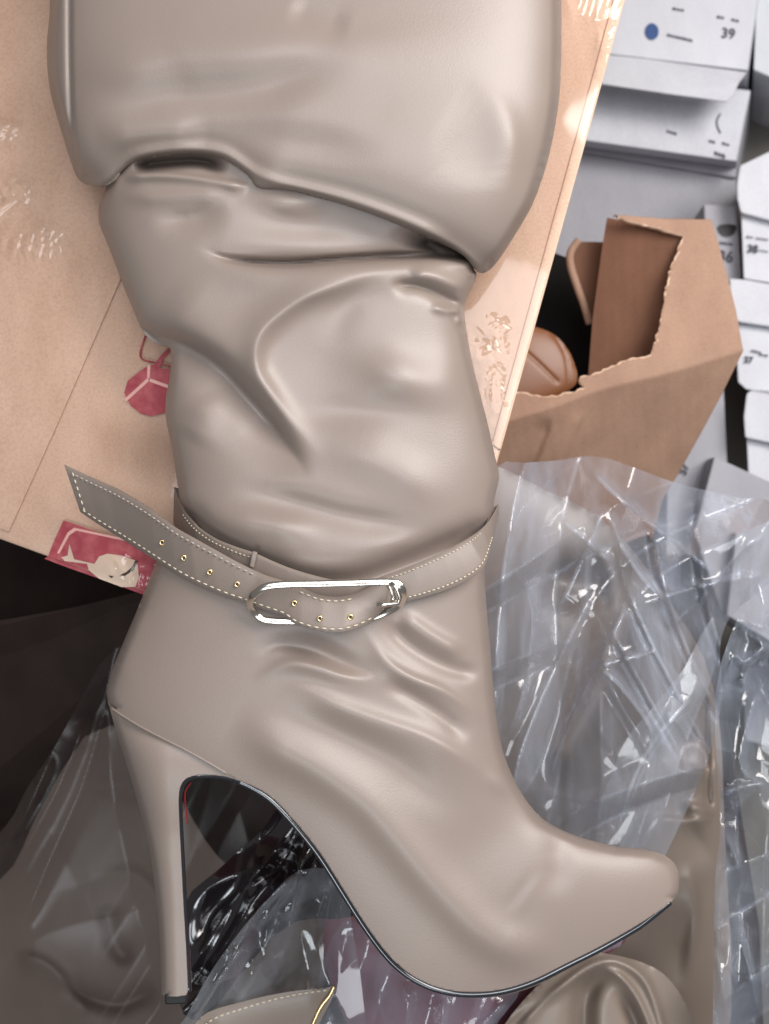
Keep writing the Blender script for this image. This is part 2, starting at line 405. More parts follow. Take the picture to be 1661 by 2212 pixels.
# clear tape
def crinkle(F, n, amp, lo, hi, seed, box):
    r = random.Random(seed)
    for _ in range(n):
        x = r.uniform(box[0], box[2]); y = r.uniform(box[1], box[3]); a = r.uniform(0, math.pi); L = r.uniform(lo, hi)
        c = r.uniform(-.4, .4)
        pts = [(x, y), (x + L * math.cos(a), y + L * math.sin(a)), (x + 2 * L * math.cos(a + c), y + 2 * L * math.sin(a + c))]
        F.curve(pts, r.uniform(-amp, amp), r.uniform(3, 6), r.uniform(4, 10), .4, 1.3)
def wrinkle(F, x, y, rx, ry, seed, lam=26, amp=.8, dirs=(35, 80, 130)):
    """air-trapped wrinkles in one patch of the tape"""
    Z0 = F.Z.copy(); F.Z = np.zeros_like(Z0); crumple(F, seed, lam, amp, dirs, 4)
    F.Z = Z0 + F.Z * np.exp(-(((F.X - x) / rx) ** 2 + ((F.Y - y) / ry) ** 2) ** 2)
F = Field(-90, -260, 440, 1300, 3); F.Z += CZ + .0042
wrinkle(F, 20, 430, 50, 45, 3, 30, .6); wrinkle(F, 80, 520, 70, 40, 4, 22, .35); wrinkle(F, 0, 285, 50, 20, 6, 30, .9); wrinkle(F, 300, 1240, 60, 50, 9, 24, .5)
sheet('tape', F, [(-85, -250), (380, -250), (400, 800), (430, 1200), (425, 1310), (330, 1279), (-85, 1128)], M_tape, carton)
F = Field(840, -260, 1430, 1500, 3); F.Z += CZ + .0042
wrinkle(F, 1060, 730, 45, 45, 13, 22, .35); wrinkle(F, 1070, 850, 30, 70, 14, 24, .3); wrinkle(F, 1290, 0, 50, 34, 15, 44, 1.0); wrinkle(F, 1320, 130, 20, 80, 16, 24, .4)
sheet('tape', F, [(1100, -250), (1415, -250), (1346, 0), (1078, 968), (940, 1480), (860, 1400), (950, 500)], M_tape, carton)
# red printing
zp = CZ + .0020
def decal(pts, m, k=0, name='red_print', n=4):
    return flat(name, [tuple(q) for q in pts], zp + k * .0003, m, carton)
decal([(268, 848), (276, 822), (312, 795), (330, 788), (352, 796), (400, 800), (400, 880), (352, 893), (326, 899), (304, 893), (282, 876)], M_redink)
decal([(269, 862), (272, 868), (322, 823), (318, 817)], M_redlight, 1, 'pale_line'); decal([(318, 788), (318, 817), (323, 823), (325, 790)], M_redlight, 1, 'pale_line'); decal([(321, 816), (322, 824), (400, 852), (400, 845)], M_redlight, 1, 'pale_line')
tube('red_line', [P(x, y, zp) for x, y in smooth_pts([(314, 725), (305, 752), (303, 768), (312, 778), (340, 784), (372, 792)], 4)], .0004, M_redink, carton)
decal([(332, 790), (345, 770), (372, 745), (376, 752), (352, 778), (345, 794)], M_redink, 1)
# the tape-covered block at the corner edge
decal([(137, 1124), (300, 1180), (345, 1215), (420, 1260), (420, 1315), (330, 1282), (250, 1252), (150, 1217), (104, 1201), (118, 1165)], M_redink)
decal([(160, 1140), (300, 1170), (380, 1200), (380, 1205), (300, 1175), (165, 1146), (150, 1156), (128, 1196), (123, 1195), (146, 1150)], M_redlight, 1, 'pale_line')
decal([(150, 1175), (146, 1200), (132, 1204), (140, 1212), (188, 1218), (192, 1232), (214, 1250), (262, 1268), (292, 1268), (300, 1247), (296, 1212), (262, 1200), (232, 1196), (214, 1202), (204, 1218), (160, 1208)], M_creamink, 1, 'cream_print')
decal([(292, 1210), (299, 1212), (288, 1232), (270, 1244), (258, 1243), (272, 1236), (286, 1224)], M_darkink, 2, 'dark_scratch')
decal([(234, 1243), (246, 1245), (240, 1249)], M_darkink, 2, 'dark_scratch')
# printed block's lower continuation, on the carton's front side
solid_side = prism('tape_fold', [(104, 1201), (150, 1218), (250, 1254), (330, 1283), (420, 1316), (418, 1322), (328, 1291), (248, 1262), (146, 1226), (96, 1207)], CZ - .0005, (0, 0, -.03), M_redink, carton, 0)

# ------------------------------------------------------------------ the slouch boot
boot = empty('slouch_boot', P(700, 1200, 0), 'tall taupe leather slouch boot with stiletto heel and buckled ankle belt lying on carton', 'boot')
A = smooth_pts([(112, -300), (108, 0), (101, 100), (107, 190), (130, 275), (153, 350), (168, 385), (190, 400), (222, 403), (245, 392), (262, 372), (278, 356), (300, 347), (350, 339), (400, 334), (440, 333), (475, 342), (510, 357), (532, 376), (546, 394), (558, 406), (590, 407), (630, 412), (680, 425), (740, 442), (800, 462), (860, 486), (920, 512), (970, 535), (1000, 552), (1020, 574), (1036, 590), (1055, 585), (1072, 568), (1092, 540), (1108, 515), (1128, 482), (1147, 448), (1163, 410), (1178, 365), (1192, 310), (1203, 250), (1210, 190), (1213, 100), (1213, 0), (1211, -300)], 4)
B = smooth_pts([(300, 300), (240, 385), (224, 420), (214, 448), (214, 480), (226, 512), (245, 560), (265, 615), (285, 662), (303, 705), (322, 732), (345, 746), (366, 752), (370, 775), (366, 815), (359, 855), (357, 890), (363, 930), (372, 970), (378, 1010), (384, 1050), (392, 1090), (420, 1140), (450, 1260), (700, 1330), (1000, 1290), (1046, 1200), (1060, 1130), (1067, 1085), (1072, 1060), (1077, 1040), (1077, 1018), (1068, 980), (1055, 922), (1035, 842), (1016, 762), (1006, 702), (1003, 668), (1007, 650), (1014, 632), (1024, 610), (1030, 592), (1024, 570), (1060, 500), (1000, 300), (600, 250)], 4)
# foot: heel counter, instep, toe, sole line
footL = [(395, 1172), (356, 1160), (346, 1190), (330, 1232), (314, 1272), (300, 1308), (280, 1355), (261, 1400), (245, 1440), (234, 1478), (231, 1502), (238, 1527)]
seam = [(238, 1527), (268, 1548), (310, 1573), (350, 1594), (400, 1619), (450, 1647), (490, 1671), (515, 1686)]
sole = [(515, 1686), (545, 1698), (575, 1714), (605, 1740), (650, 1790), (695, 1848), (742, 1922), (785, 1990), (825, 2046), (860, 2084), (900, 2113), (950, 2134), (1010, 2143), (1080, 2138), (1150, 2117), (1225, 2080), (1300, 2042), (1380, 1996), (1448, 1950)]
toe = [(1448, 1950), (1462, 1935), (1467, 1915), (1466, 1885), (1456, 1864), (1438, 1849), (1410, 1838), (1370, 1832), (1330, 1828)]
instep = [(1330, 1828), (1265, 1812), (1208, 1790), (1165, 1762), (1128, 1715), (1098, 1655), (1080, 1595), (1068, 1510), (1059, 1400), (1051, 1310), (1047, 1240), (1050, 1195), (1030, 1185), (960, 1225), (870, 1262), (760, 1285), (640, 1280), (540, 1250), (460, 1215)]
Cpoly = np.vstack([smooth_pts(footL, 5)[:-1], smooth_pts(seam, 5)[:-1], smooth_pts(sole, 5)[:-1], smooth_pts(toe, 5)[:-1], smooth_pts(instep, 5)])
# inflation domain: whole body, pushed out past the sole line so the sole edge keeps its height
dom = np.array([(112, -500), (101, 100), (107, 190), (153, 350), (190, 395), (214, 430), (214, 480), (265, 615), (303, 705), (355, 752), (357, 890), (384, 1050), (375, 1110), (330, 1232), (261, 1400), (231, 1490), (236, 1560), (300, 1660), (420, 1745), (530, 1800), (640, 1950), (740, 2110), (830, 2220), (980, 2290), (1150, 2270), (1330, 2150), (1450, 2060), (1500, 1990), (1470, 1900), (1456, 1864), (1410, 1838), (1265, 1812), (1165, 1762), (1098, 1655), (1068, 1510), (1051, 1310), (1060, 1130), (1077, 1030), (1035, 842), (1003, 680), (1030, 592), (1092, 540), (1147, 448), (1203, 250), (1213, 100), (1211, -500)], float)
F0 = Field(60, -300, 1520, 2340, 4.0)
G = Field(60, -560, 1520, 2340, 4.0)
infl = G.poisson(inside(dom, G.X, G.Y))
infl = G.at(F0.X, F0.Y, infl)
BODY = infl * S * 0.44
BODY = .030 * np.tanh(BODY / .030)          # the leather lies flatter on top than a tube
# ---- lower body relief (shaft below the hem and foot)
L = Field(60, -300, 1520, 2340, 4.0); L.Z = BODY.copy()
mm = .001
# pocket behind the hem
L.curve([(470, 470), (600, 480), (760, 500), (900, 520), (1000, 535)], -5 * mm, 60, 46, .45)
L.curve([(415, 528), (449, 545), (486, 561), (556, 569), (636, 570), (729, 563), (846, 556), (939, 553), (1000, 556), (1060, 575), (1160, 620), (1300, 700)], -9 * mm, 26, 7, .28, 1.2)
L.curve([(420, 575), (556, 595), (700, 596), (846, 588), (960, 585), (1030, 600)], 1.5 * mm, 22, 40, .3)
L.curve([(440, 538), (486, 557), (556, 565), (636, 566), (729, 559), (846, 552), (939, 549), (1000, 552), (1060, 571)], -6 * mm, 5, 4.5, .2, 2)
L.bump(965, 530, -30 * mm, 62, 17, 8)
# left small folds under the hem
L.curve([(262, 384), (320, 376), (400, 380), (480, 392), (540, 405)], 3 * mm, 5, 16, .15)
L.curve([(285, 362), (350, 352), (430, 348), (490, 365)], -14 * mm, 14, 10, .2)
L.curve([(320, 474), (410, 474), (500, 452)], -2.2 * mm, 20, 28, .45)
L.curve([(250, 420), (330, 425), (420, 420), (520, 425)], 1.8 * mm, 20, 20, .3)
L.bump(620, 440, 2.5 * mm, 60, 26, 10)
# the big S-fold
L.curve([(250, 690), (330, 722), (385, 741), (440, 770), (480, 800), (520, 842), (566, 893), (610, 950), (646, 1000), (668, 1045)], -11.0 * mm, 18, 60, .32, 1.4)
L.curve([(869, 582), (799, 594), (729, 617), (659, 643), (603, 680), (566, 717), (552, 759), (556, 806), (584, 853), (622, 904), (659, 946), (700, 1000)], 5.0 * mm, 22, 36, .34, 1.5)
L.curve([(345, 640), (420, 700), (480, 740), (530, 800)], 2.5 * mm, 70, 55, .3)
L.bump(690, 800, -2.6 * mm, 90, 110, 0)
# pleats at the right
L.curve([(840, 618), (880, 614), (920, 622), (955, 638), (990, 655), (1010, 662)], -4.5 * mm, 8, 15, .22, 1.4)
L.curve([(880, 592), (930, 596), (975, 612), (1015, 628)], 2.8 * mm, 18, 15, .25)
L.curve([(850, 618), (790, 632), (752, 652), (724, 700), (712, 760)], -1.4 * mm, 36, 36, .5)
L.curve([(925, 660), (970, 672), (1004, 668)], 1.8 * mm, 8, 8, .3)
L.curve([(980, 700), (1000, 685), (1012, 672)], 2.0 * mm, 5, 6, .3)
L.curve([(972, 668), (985, 692), (1002, 720)], -1.6 * mm, 6, 6, .3)
L.bump(865, 815, 4.0 * mm, 75, 48, 25)
L.bump(770, 890, -2.0 * mm, 110, 35, 0)
L.bump(960, 820, 1.6 * mm, 50, 60, 0)
L.curve([(668, 975), (776, 985), (850, 1015), (939, 1067), (1010, 1105)], 2.6 * mm, 50, 44, .4)
L.curve([(480, 1058), (566, 1072), (659, 1095), (752, 1119), (892, 1142), (960, 1150)], -3.0 * mm, 28, 32, .35)
L.curve([(430, 1140), (500, 1126), (580, 1132), (640, 1150), (700, 1185)], 2.8 * mm, 30, 34, .4)
L.curve([(410, 960), (440, 900), (430, 850)], 1.5 * mm, 40, 40, .3)
L.curve([(375, 1065), (405, 1130), (470, 1185), (560, 1225), (650, 1262), (760, 1262), (880, 1222), (960, 1190), (1030, 1160), (1075, 1110)], -9 * mm, 34, 22, .10)
# foot folds
L.curve([(545, 1425), (585, 1396), (620, 1392), (675, 1404), (755, 1436), (830, 1455)], -4.2 * mm, 26, 15, .45, 1.8)
L.curve([(540, 1476), (600, 1440), (640, 1432), (690, 1443), (735, 1459), (785, 1468), (830, 1452)], 2.9 * mm, 11, 24, .45, 1.6)
L.curve([(770, 1335), (800, 1378), (832, 1425), (880, 1460), (960, 1494), (1030, 1543), (1056, 1580)], 3.2 * mm, 13, 24  , .45, 1.5)
L.curve([(829, 1330), (866, 1380), (922, 1420), (985, 1447), (1050, 1456)], -2.6 * mm, 18, 18, .2)
L.curve([(860, 1319), (900, 1352), (950, 1385), (1010, 1415)], 2.2 * mm, 16, 18, .25)
L.curve([(590, 1476), (675, 1500), (755, 1535), (835, 1563), (915, 1591), (984, 1628), (1053, 1676), (1080, 1700)], 3.2 * mm, 20, 44, .3, 1.6)
L.curve([(820, 1470), (880, 1500), (950, 1545), (1020, 1600)], -2.0 * mm, 18, 16, .25)
L.curve([(590, 1520), (675, 1560), (760, 1600), (850, 1650), (930, 1715), (1030, 1760)], -2.2 * mm, 40, 40, .35)
L.bump(1080, 1690, 1.5 * mm, 34, 24, 30)
L.curve([(500, 1555), (595, 1612), (675, 1655), (781, 1729), (840, 1790), (915, 1879), (975, 1945), (1040, 2010), (1120, 2050), (1220, 2035)], 3.8 * mm, 46, 46, .15)
L.curve([(1075, 1972), (1108, 1946), (1134, 1912), (1165, 1866)], -.35 * mm, 14, 14, .5, 2)
L.curve([(1080, 1992), (1122, 1960), (1150, 1920), (1188, 1870)], .25 * mm, 14, 14, .5, 2)
L.curve([(1185, 1780), (1205, 1850), (1190, 1950)], -1.2 * mm, 32, 32, .4)
L.bump(1060, 1800, -2.6 * mm, 90, 110, 20)
L.curve([(300, 1300), (265, 1400), (250, 1490)], 0.8 * mm, 30, 40, .3)
# light overall slackness of the leather
r = random.Random(4)
for _ in range(20):
    L.bump(r.uniform(250, 1050), r.uniform(400, 1150), r.uniform(-.2, .2) * mm, r.uniform(30, 70), r.uniform(20, 50), r.uniform(0, 180))
for _ in range(16):
    L.bump(r.uniform(400, 1350), r.uniform(1300, 2050), r.uniform(-.2, .2) * mm, r.uniform(40, 90), r.uniform(30, 60), r.uniform(0, 180))
L.Z = np.maximum(blur(L.Z, 1), -.0004)

def rnd(d, w):
    t = np.clip(d / w, 0, 1); return np.sqrt(np.clip(1 - (1 - t) ** 2, 0, 1))
_sil = [smooth_pts([(346, 1190)] + footL[2:], 5), smooth_pts(toe[1:-1] + instep[:12], 5)]
def foot_edge(x, y, z, d):
    d1 = nearest(_sil[0], x, y, False)[0]; d2 = nearest(_sil[1], x, y, False)[0]
    return np.where(np.minimum(d1, d2) < d + 10, z * rnd(d, 20), z) + .0004
leg = sheet('shaft', L, B, M_leather, boot, back=.85, edge=lambda x, y, z, d: z * rnd(d, 20) - .0008)
foot = sheet('foot_upper', L, Cpoly, M_leather, boot, back=.85, edge=foot_edge)
# ---- upper fold of the shaft
U = Field(60, -300, 1260, 640, 3.6)
U.Z = F0.at(U.X, U.Y, BODY)
hemline = smooth_pts([(150, 420), (222, 403), (262, 372), (300, 347), (400, 334), (475, 342), (532, 376), (558, 406), (630, 412), (740, 442), (860, 486), (970, 535), (1020, 574), (1036, 590), (1100, 640)], 5)
dh, _, _, _, _ = nearest(hemline, U.X, U.Y, False)
R = 46.0
U.Z += blur(13 * mm * (1 - np.exp(-(dh / 60.0))), 60)
U.curve([(150, -300), (150, 0), (151, 150), (156, 280), (168, 385)], -2.4 * mm, 4, 6, 0, 2)
U.bump(600, 110, 2.5 * mm, 300, 70, 0); U.bump(280, 150, 1.6 * mm, 90, 50, 0)
U.curve([(200, 245), (310, 216), (370, 203), (450, 203), (565, 190), (680, 150), (780, 120)], -3.0 * mm, 50, 44, .35)
U.curve([(440, 262), (520, 288), (620, 305), (725, 318), (850, 330)], -1.8 * mm, 40, 40, .4)
U.curve([(200, 300), (330, 290), (450, 300)], 2.2 * mm, 40, 36, .3)
U.curve([(990, 180), (1040, 198), (1076, 230), (1100, 285), (1102, 345), (1083, 425), (1045, 490)], 2.4 * mm, 30, 46, .5, 2)
U.curve([(930, 280), (1000, 330), (1010, 420)], -1.2 * mm, 80, 70, .45)
U.curve([(250, 372), (300, 335), (400, 322), (480, 330), (545, 372), (600, 394), (740, 428), (870, 474), (980, 524)], 2.0 * mm, 14, 10, .1)
U.curve([(620, 10), (700, 40), (760, 60)], -1.2 * mm, 30, 30, .3)
r = random.Random(11)
for _ in range(22):
    U.bump(r.uniform(200, 1150), r.uniform(-100, 450), r.uniform(-.25, .25) * mm, r.uniform(40, 100), r.uniform(25, 55), r.uniform(-30, 60))
U.Z = blur(U.Z, 1)
def upper_edge(x, y, z, d):
    hd, _, _, _, _ = nearest(hemline, x, y, False)
    base = L.at(x, y) - .002
    t = np.clip(hd / 13.0, 0, 1); prof = np.sqrt(np.clip(1 - (1 - t) ** 2, 0, 1))
    lip = np.minimum(z, np.maximum(base, z - .016) * (1 - prof) + z * prof)
    lip = np.where(hd > d + 12, lip * rnd(d, 24), lip)
    return lip
up = sheet('shaft_upper_fold', U, A, M_leather, boot, back=.8, edge=upper_edge)

# ---- heel
heelP = np.vstack([smooth_pts([(232, 1512), (241, 1545), (252, 1585), (268, 1636), (287, 1698), (306, 1766), (322, 1835), (334, 1915), (342, 1995), (346, 2075), (348, 2146)], 5), smooth_pts([(352, 2151), (378, 2153), (402, 2150)], 3),
                   smooth_pts([(406, 2140), (402, 2050), (396, 1950), (391, 1850), (387, 1770), (386, 1722), (391, 1696), (404, 1681), (430, 1674), (470, 1675), (500, 1681), (520, 1690)], 5), smooth_pts([(525, 1680), (490, 1660), (450, 1636), (400, 1608), (350, 1583), (300, 1555), (262, 1530)], 4)])
HF = Field(200, 1480, 560, 2200, 3.0)
hx = (1 - np.exp(-((HF.Y - 1500) / 200.0)))
dl, _, _, _, _ = nearest(smooth_pts([(232, 1490), (252, 1585), (287, 1698), (322, 1835), (342, 1995), (348, 2200)], 6), HF.X, HF.Y, False)
half = np.interp(HF.Y, [1480, 1560, 1700, 1850, 2000, 2200], [120, 112, 74, 46, 38, 36])
base_h = np.interp(HF.Y, [1480, 1560, 1650, 1800, 2000, 2200], [24, 23, 17, 10, 7.5, 7])
HF.Z = base_h * mm * np.sqrt(np.clip(1 - (1 - np.clip(dl / (half * .95), 0, 1)) ** 2, 0, 1))
HF.Z = blur(HF.Z, 30)
ds, _, qx, qy, _ = nearest(smooth_pts(seam, 5), HF.X, HF.Y, False)
wseam = np.exp(-(ds / 90.0))
HF.Z = (blur(base_h, 40) * mm * (1 - wseam) + (np.maximum(L.at(qx, qy), .002) - .001) * wseam) * rnd(dl, half)
sheet('heel', HF, heelP, M_leather, boot, back=.9, edge=lambda x, y, z, d: np.where(HF.at(x, y, dl) < d + 12, z * rnd(d, 14), z))
tube('seam_piping', [P(x, y, max(float(L.at(x, y)), float(HF.at(x, y + 6))) + .0005) for x, y in resample(smooth_pts(seam[:-1], 4), 8)], .00045, M_leather, boot)
# breast of the heel: black lacquer with a red lining just inside
def ribbon(name, path, w0, w1, zt, zb, mat, parent, closed=False):
    """band following path (drawing units); offset w0..w1 to its right, from height zt down to zb"""
    path = np.asarray(path, float); T = np.gradient(path, axis=0); T /= np.linalg.norm(T, axis=1)[:, None] + 1e-9
    Nn = np.stack([-T[:, 1], T[:, 0]], 1); n = len(path)
    zt = np.broadcast_to(zt, n); zb = np.broadcast_to(zb, n); V = []
    for i in range(n):
        a = path[i] + Nn[i] * w0; b = path[i] + Nn[i] * w1
        e = .0005
        V += [P(a[0], a[1], zt[i]), P(b[0] - 0, b[1], zt[i] - e), P(b[0], b[1], zb[i]), P(a[0], a[1], zb[i])]
    Fc = []
    for i in range(n - 1):
        for k in range(4):
            Fc.append((i * 4 + k, i * 4 + (k + 1) % 4, (i + 1) * 4 + (k + 1) % 4, (i + 1) * 4 + k))
    Fc += [(3, 2, 1, 0), tuple((n - 1) * 4 + k for k in range(4))]
    o = mesh(name, V, Fc, mat, parent, False); bevel(o, .0006, 3); return o
breast = resample(smooth_pts([(406, 2142), (402, 2050), (396, 1950), (391, 1850), (387, 1770), (386, 1722), (391, 1696), (404, 1681), (430, 1674), (470, 1675), (500, 1681), (520, 1690)], 5), 6)
zt = np.interp(breast[:, 1], [1670, 1700, 1800, 2000, 2150], [15, 12, 8, 6, 6]) * mm
ribbon('heel_breast', breast, -1, 8, zt, -zt, M_sole, boot)
red = resample(smooth_pts([(400, 1780), (395, 1722), (399, 1702), (410, 1688)], 5), 6)
zr = np.interp(red[:, 1], [1680, 1780], [12, 8]) * mm
ribbon('red_lining', red, 3, 6, zr * .85, -zr * .6, M_red, boot)
red2 = resample(smooth_pts([(417, 2140), (413, 2050), (410, 2000)], 5), 6)
ribbon('red_lining', red2, -4, -2.6, .003, -.004, M_red, boot)
ribbon('heel_tip', resample([(356, 2150), (402, 2148)], 6), -2, 20, .0045, -.006, M_rubber, boot)
# outsole
so = resample(smooth_pts(sole, 5), 6)
zs_top = L.at(so[:, 0], so[:, 1]); tt = np.linspace(0, 1, len(so))
zs_top = np.convolve(np.pad(zs_top, 6, 'edge'), np.ones(13) / 13, 'valid')
w1 = np.interp(tt, [0, .03, .5, .7, .95, 1], [4, 9, 12, 14, 10, 5])
def ribbon2(name, path, w, zt, zb, mat, parent):
    T = np.gradient(path, axis=0); T /= np.linalg.norm(T, axis=1)[:, None] + 1e-9
    Nn = np.stack([-T[:, 1], T[:, 0]], 1); V = []; prof = 8; n = len(path)
    ring = [(-2, .97), (.15, .99), (.55, .975), (.9, .90), (1.0, .75), (1.0, -1), (0, -1), (-2, -1)]
    for i in range(n):
        for (o_, q) in ring:
            off = o_ * w[i] if o_ > 0 else o_
            a = path[i] + Nn[i] * off; z = zt[i] * q if q > -1 else zb[i]
            V.append(P(a[0], a[1], z))
    k = len(ring); Fc = []
    for i in range(n - 1):
        for j in range(k): Fc.append((i * k + j, i * k + (j + 1) % k, (i + 1) * k + (j + 1) % k, (i + 1) * k + j))
    Fc += [tuple(range(k))[::-1], tuple((n - 1) * k + j for j in range(k))]
    return mesh(name, V, Fc, mat, parent, True)
ribbon2('outsole', so, w1, zs_top - .002, -zs_top * .8, M_sole, boot)
T_ = np.gradient(so, axis=0); T_ /= np.linalg.norm(T_, axis=1)[:, None]; N_ = np.stack([-T_[:, 1], T_[:, 0]], 1)
ow = np.interp(tt, [0, .05, .93, 1], [1, 4.5, 4.5, -2])
tube('sole_welt', [P(so[i, 0] + N_[i, 0] * ow[i], so[i, 1] + N_[i, 1] * ow[i], zs_top[i] - .0012) for i in range(len(so))], .0013, M_sole, boot, False, 14)

# ------------------------------------------------------------------ ankle belt (part of the boot)
LS = blur(L.Z, 30)
def zb_(x, y): return F0.at(x, y, BODY)
def strap(name, up_, lo_, zu, zl, parent, mat, nx=140, t=.0022, sag=.0006):
    u = resample(smooth_pts(up_, 6), 1); l = resample(smooth_pts(lo_, 6), 1)
    q = np.linspace(0, 1, nx)
    ip = lambda a: np.stack([np.interp(q, np.linspace(0, 1, len(a)), a[:, k]) for k in (0, 1)], 1)
    u = ip(u); l = ip(l); zu = np.interp(q, np.linspace(0, 1, len(zu)), zu); zl = np.interp(q, np.linspace(0, 1, len(zl)), zl)
    m = 10; V = []
    for i in range(nx):
        for j in range(m + 1):
            s = j / m; e = min(s, 1 - s)
            z = zu[i] * (1 - s) + zl[i] * s - .0007 * max(0, 1 - e / .08) ** 2 + sag * math.sin(math.pi * s)
            p = u[i] * (1 - s) + l[i] * s
            V.append(P(p[0], p[1], z))
    Fc = [(i * (m + 1) + j, i * (m + 1) + j + 1, (i + 1) * (m + 1) + j + 1, (i + 1) * (m + 1) + j) for i in range(nx - 1) for j in range(m)]
    o = mesh(name, V, Fc, mat, parent, True); solid(o, t, 1 if False else -1); bevel(o, .0004, 2)
    f = lambda a, s: (lambda i: (u[i] * (1 - s) + l[i] * s, zu[i] * (1 - s) + zl[i] * s + sag * math.sin(math.pi * s)))(min(nx - 1, int(a * (nx - 1))))
    return o, f, (u, l, zu, zl)
def stitches(name, pts, mat, parent, dash=11, gap=6, r=.00032):
    """pts: world points; short thread dashes"""
    pts = np.array([tuple(p) for p in pts]); d = np.r_[0, np.cumsum(np.linalg.norm(np.diff(pts, axis=0), axis=1))]
    V = []; Fc = []; c = 0; D = dash * S; Gp = gap * S
    f = lambda q: Vector([np.interp(q, d, pts[:, k]) for k in range(3)])
    seg = 6
    while c + D < d[-1]:
        a, m_, b = f(c), f(c + D / 2), f(c + D); m_.z += r * .6
        tdir = (b - a).normalized(); u = tdir.cross(Vector((0, 0, 1))).normalized(); w = u.cross(tdir)
        b0 = len(V)
        for p, rr in ((a, .35), (a.lerp(m_, .4), 1), (m_.lerp(b, .6), 1), (b, .35)):
            for k in range(seg):
                an = 2 * math.pi * k / seg; V.append(p + (u * math.cos(an) + w * math.sin(an)) * r * rr)
        for i in range(3):
            for k in range(seg): Fc.append((b0 + i * seg + k, b0 + i * seg + (k + 1) % seg, b0 + (i + 1) * seg + (k + 1) % seg, b0 + (i + 1) * seg + k))
        Fc.append(tuple(b0 + k for k in range(seg))); Fc.append(tuple(b0 + 3 * seg + k for k in range(seg)))
        c += D + Gp
    return mesh(name, V, Fc, mat, parent, True)
# front length of belt with pointed tail, running through the buckle
upF = [(138, 1003), (195, 1030), (252, 1056), (320, 1097), (376, 1137), (420, 1162), (465, 1187), (520, 1217), (572, 1241), (620, 1256), (655, 1270), (690, 1284), (730, 1288), (770, 1280), (810, 1262), (845, 1246)]
loF = [(173, 1106), (205, 1128), (240, 1150), (305, 1191), (376, 1237), (412, 1257), (447, 1273), (487, 1289), (525, 1301), (575, 1318), (615, 1332), (640, 1350), (690, 1364), (745, 1365), (798, 1345), (830, 1316)]
def bz(x, y, k): return float(F0.at(x, y, BODY)) + k
zuF = [-.006, -.002, .003, .009, .015, .020, .024, .0265, .028, .029, .031, .033, .034, .033, .031, .030]
zlF = [-.008, -.004, .001, .007, .013, .018, .022, .0245, .0265, .029, .032, .0355, .0375, .0375, .034, .030]
belt, bf, bd = strap('belt', upF, loF, zuF, zlF, boot, M_strap)
def along(f, s, a0=0, a1=1, n=160, lift=.0004):
    return [P(*f(a, s)[0], f(a, s)[1] + lift) for a in np.linspace(a0, a1, n)]
stitches('stitching', along(bf, .90, .02, .97), M_thread, belt, 9, 7, .00028)
stitches('stitching', along(bf, .13, .03, .60), M_dthread, belt, 8, 6, .00030)
stitches('stitching', along(bf, .13, .74, .90), M_thread, belt, 8, 6, .0003)
stitches('stitching', [P(*bf(.022, s)[0], bf(.022, s)[1] + .0004) for s in np.linspace(.1, .92, 30)], M_thread, belt, 9, 7, .00028)
holes = [(350, 1172), (397, 1205), (453, 1236), (512, 1262), (636, 1303), (691, 1336), (757, 1333)]
for hx_, hy_ in holes:
    # nearest position on the belt
    best = min(((bf(a, s)[0][0] - hx_) ** 2 + (bf(a, s)[0][1] - hy_) ** 2, a, s) for a in np.linspace(0, 1, 140) for s in np.linspace(.1, .9, 17))
    z = bf(best[1], best[2])[1]
    tube('eyelet', [P(hx_ + 4.4 * math.cos(t), hy_ + 5.0 * math.sin(t), z + .0004) for t in np.linspace(0, 2 * math.pi, 17)[:-1]], .00035, M_gold, belt, True, 8)
    flat('hole', [(hx_ + 4 * math.cos(t), hy_ + 4.5 * math.sin(t)) for t in np.linspace(0, 2 * math.pi, 13)[:-1]], z + .0006, M_hole, belt)
# right length, wrapping round the instep
upR = [(800, 1258), (830, 1243), (868, 1230), (905, 1215), (945, 1197), (980, 1180), (1010, 1163), (1035, 1146), (1055, 1126), (1068, 1106), (1076, 1088)]
loR = [(800, 1325), (835, 1313), (870, 1302), (912, 1291), (952, 1279), (985, 1266), (1012, 1252), (1035, 1236), (1050, 1216), (1062, 1175), (1078, 1110)]
zuR = [.027, .0275, .0275, .0275, .027, .026, .0245, .0215, .016, .008, -.004]
zlR = [.027, .0275, .0275, .0275, .027, .026, .0245, .0215, .016, .006, -.006]
br, rf, rd = strap('belt_loop', upR, loR, zuR, zlR, boot, M_strap)
stitches('stitching', along(rf, .88, .12, .86), M_thread, br, 6, 4, .00026)
stitches('stitching', along(rf, .13, .12, .80), M_thread, br, 5, 4, .0002)
# inner length behind the tail
upI = [(376, 1052), (384, 1074), (400, 1105), (425, 1134), (465, 1162), (508, 1180), (550, 1194), (590, 1212), (630, 1228), (680, 1243), (730, 1254), (800, 1262)]
loI = [(374, 1130), (395, 1165), (420, 1190), (450, 1210), (490, 1226), (530, 1246), (570, 1262), (600, 1280), (640, 1292), (690, 1300), (740, 1304), (800, 1310)]
zuI = [-.008, .003, .010, .0145, .018, .0205, .0215, .0225, .023, .023, .023, .022]
bi, if_, idd = strap('inner_belt', upI, loI, zuI, [z - .002 for z in zuI], boot, M_strap)
stitches('stitching', along(if_, .22, .10, .48), M_thread, bi, 5, 5, .00024)
prism('keeper_edge', [(545, 1190), (556, 1193), (548, 1228), (538, 1224)], .0235, (0, 0, -.002), M_strap, boot, .0005)

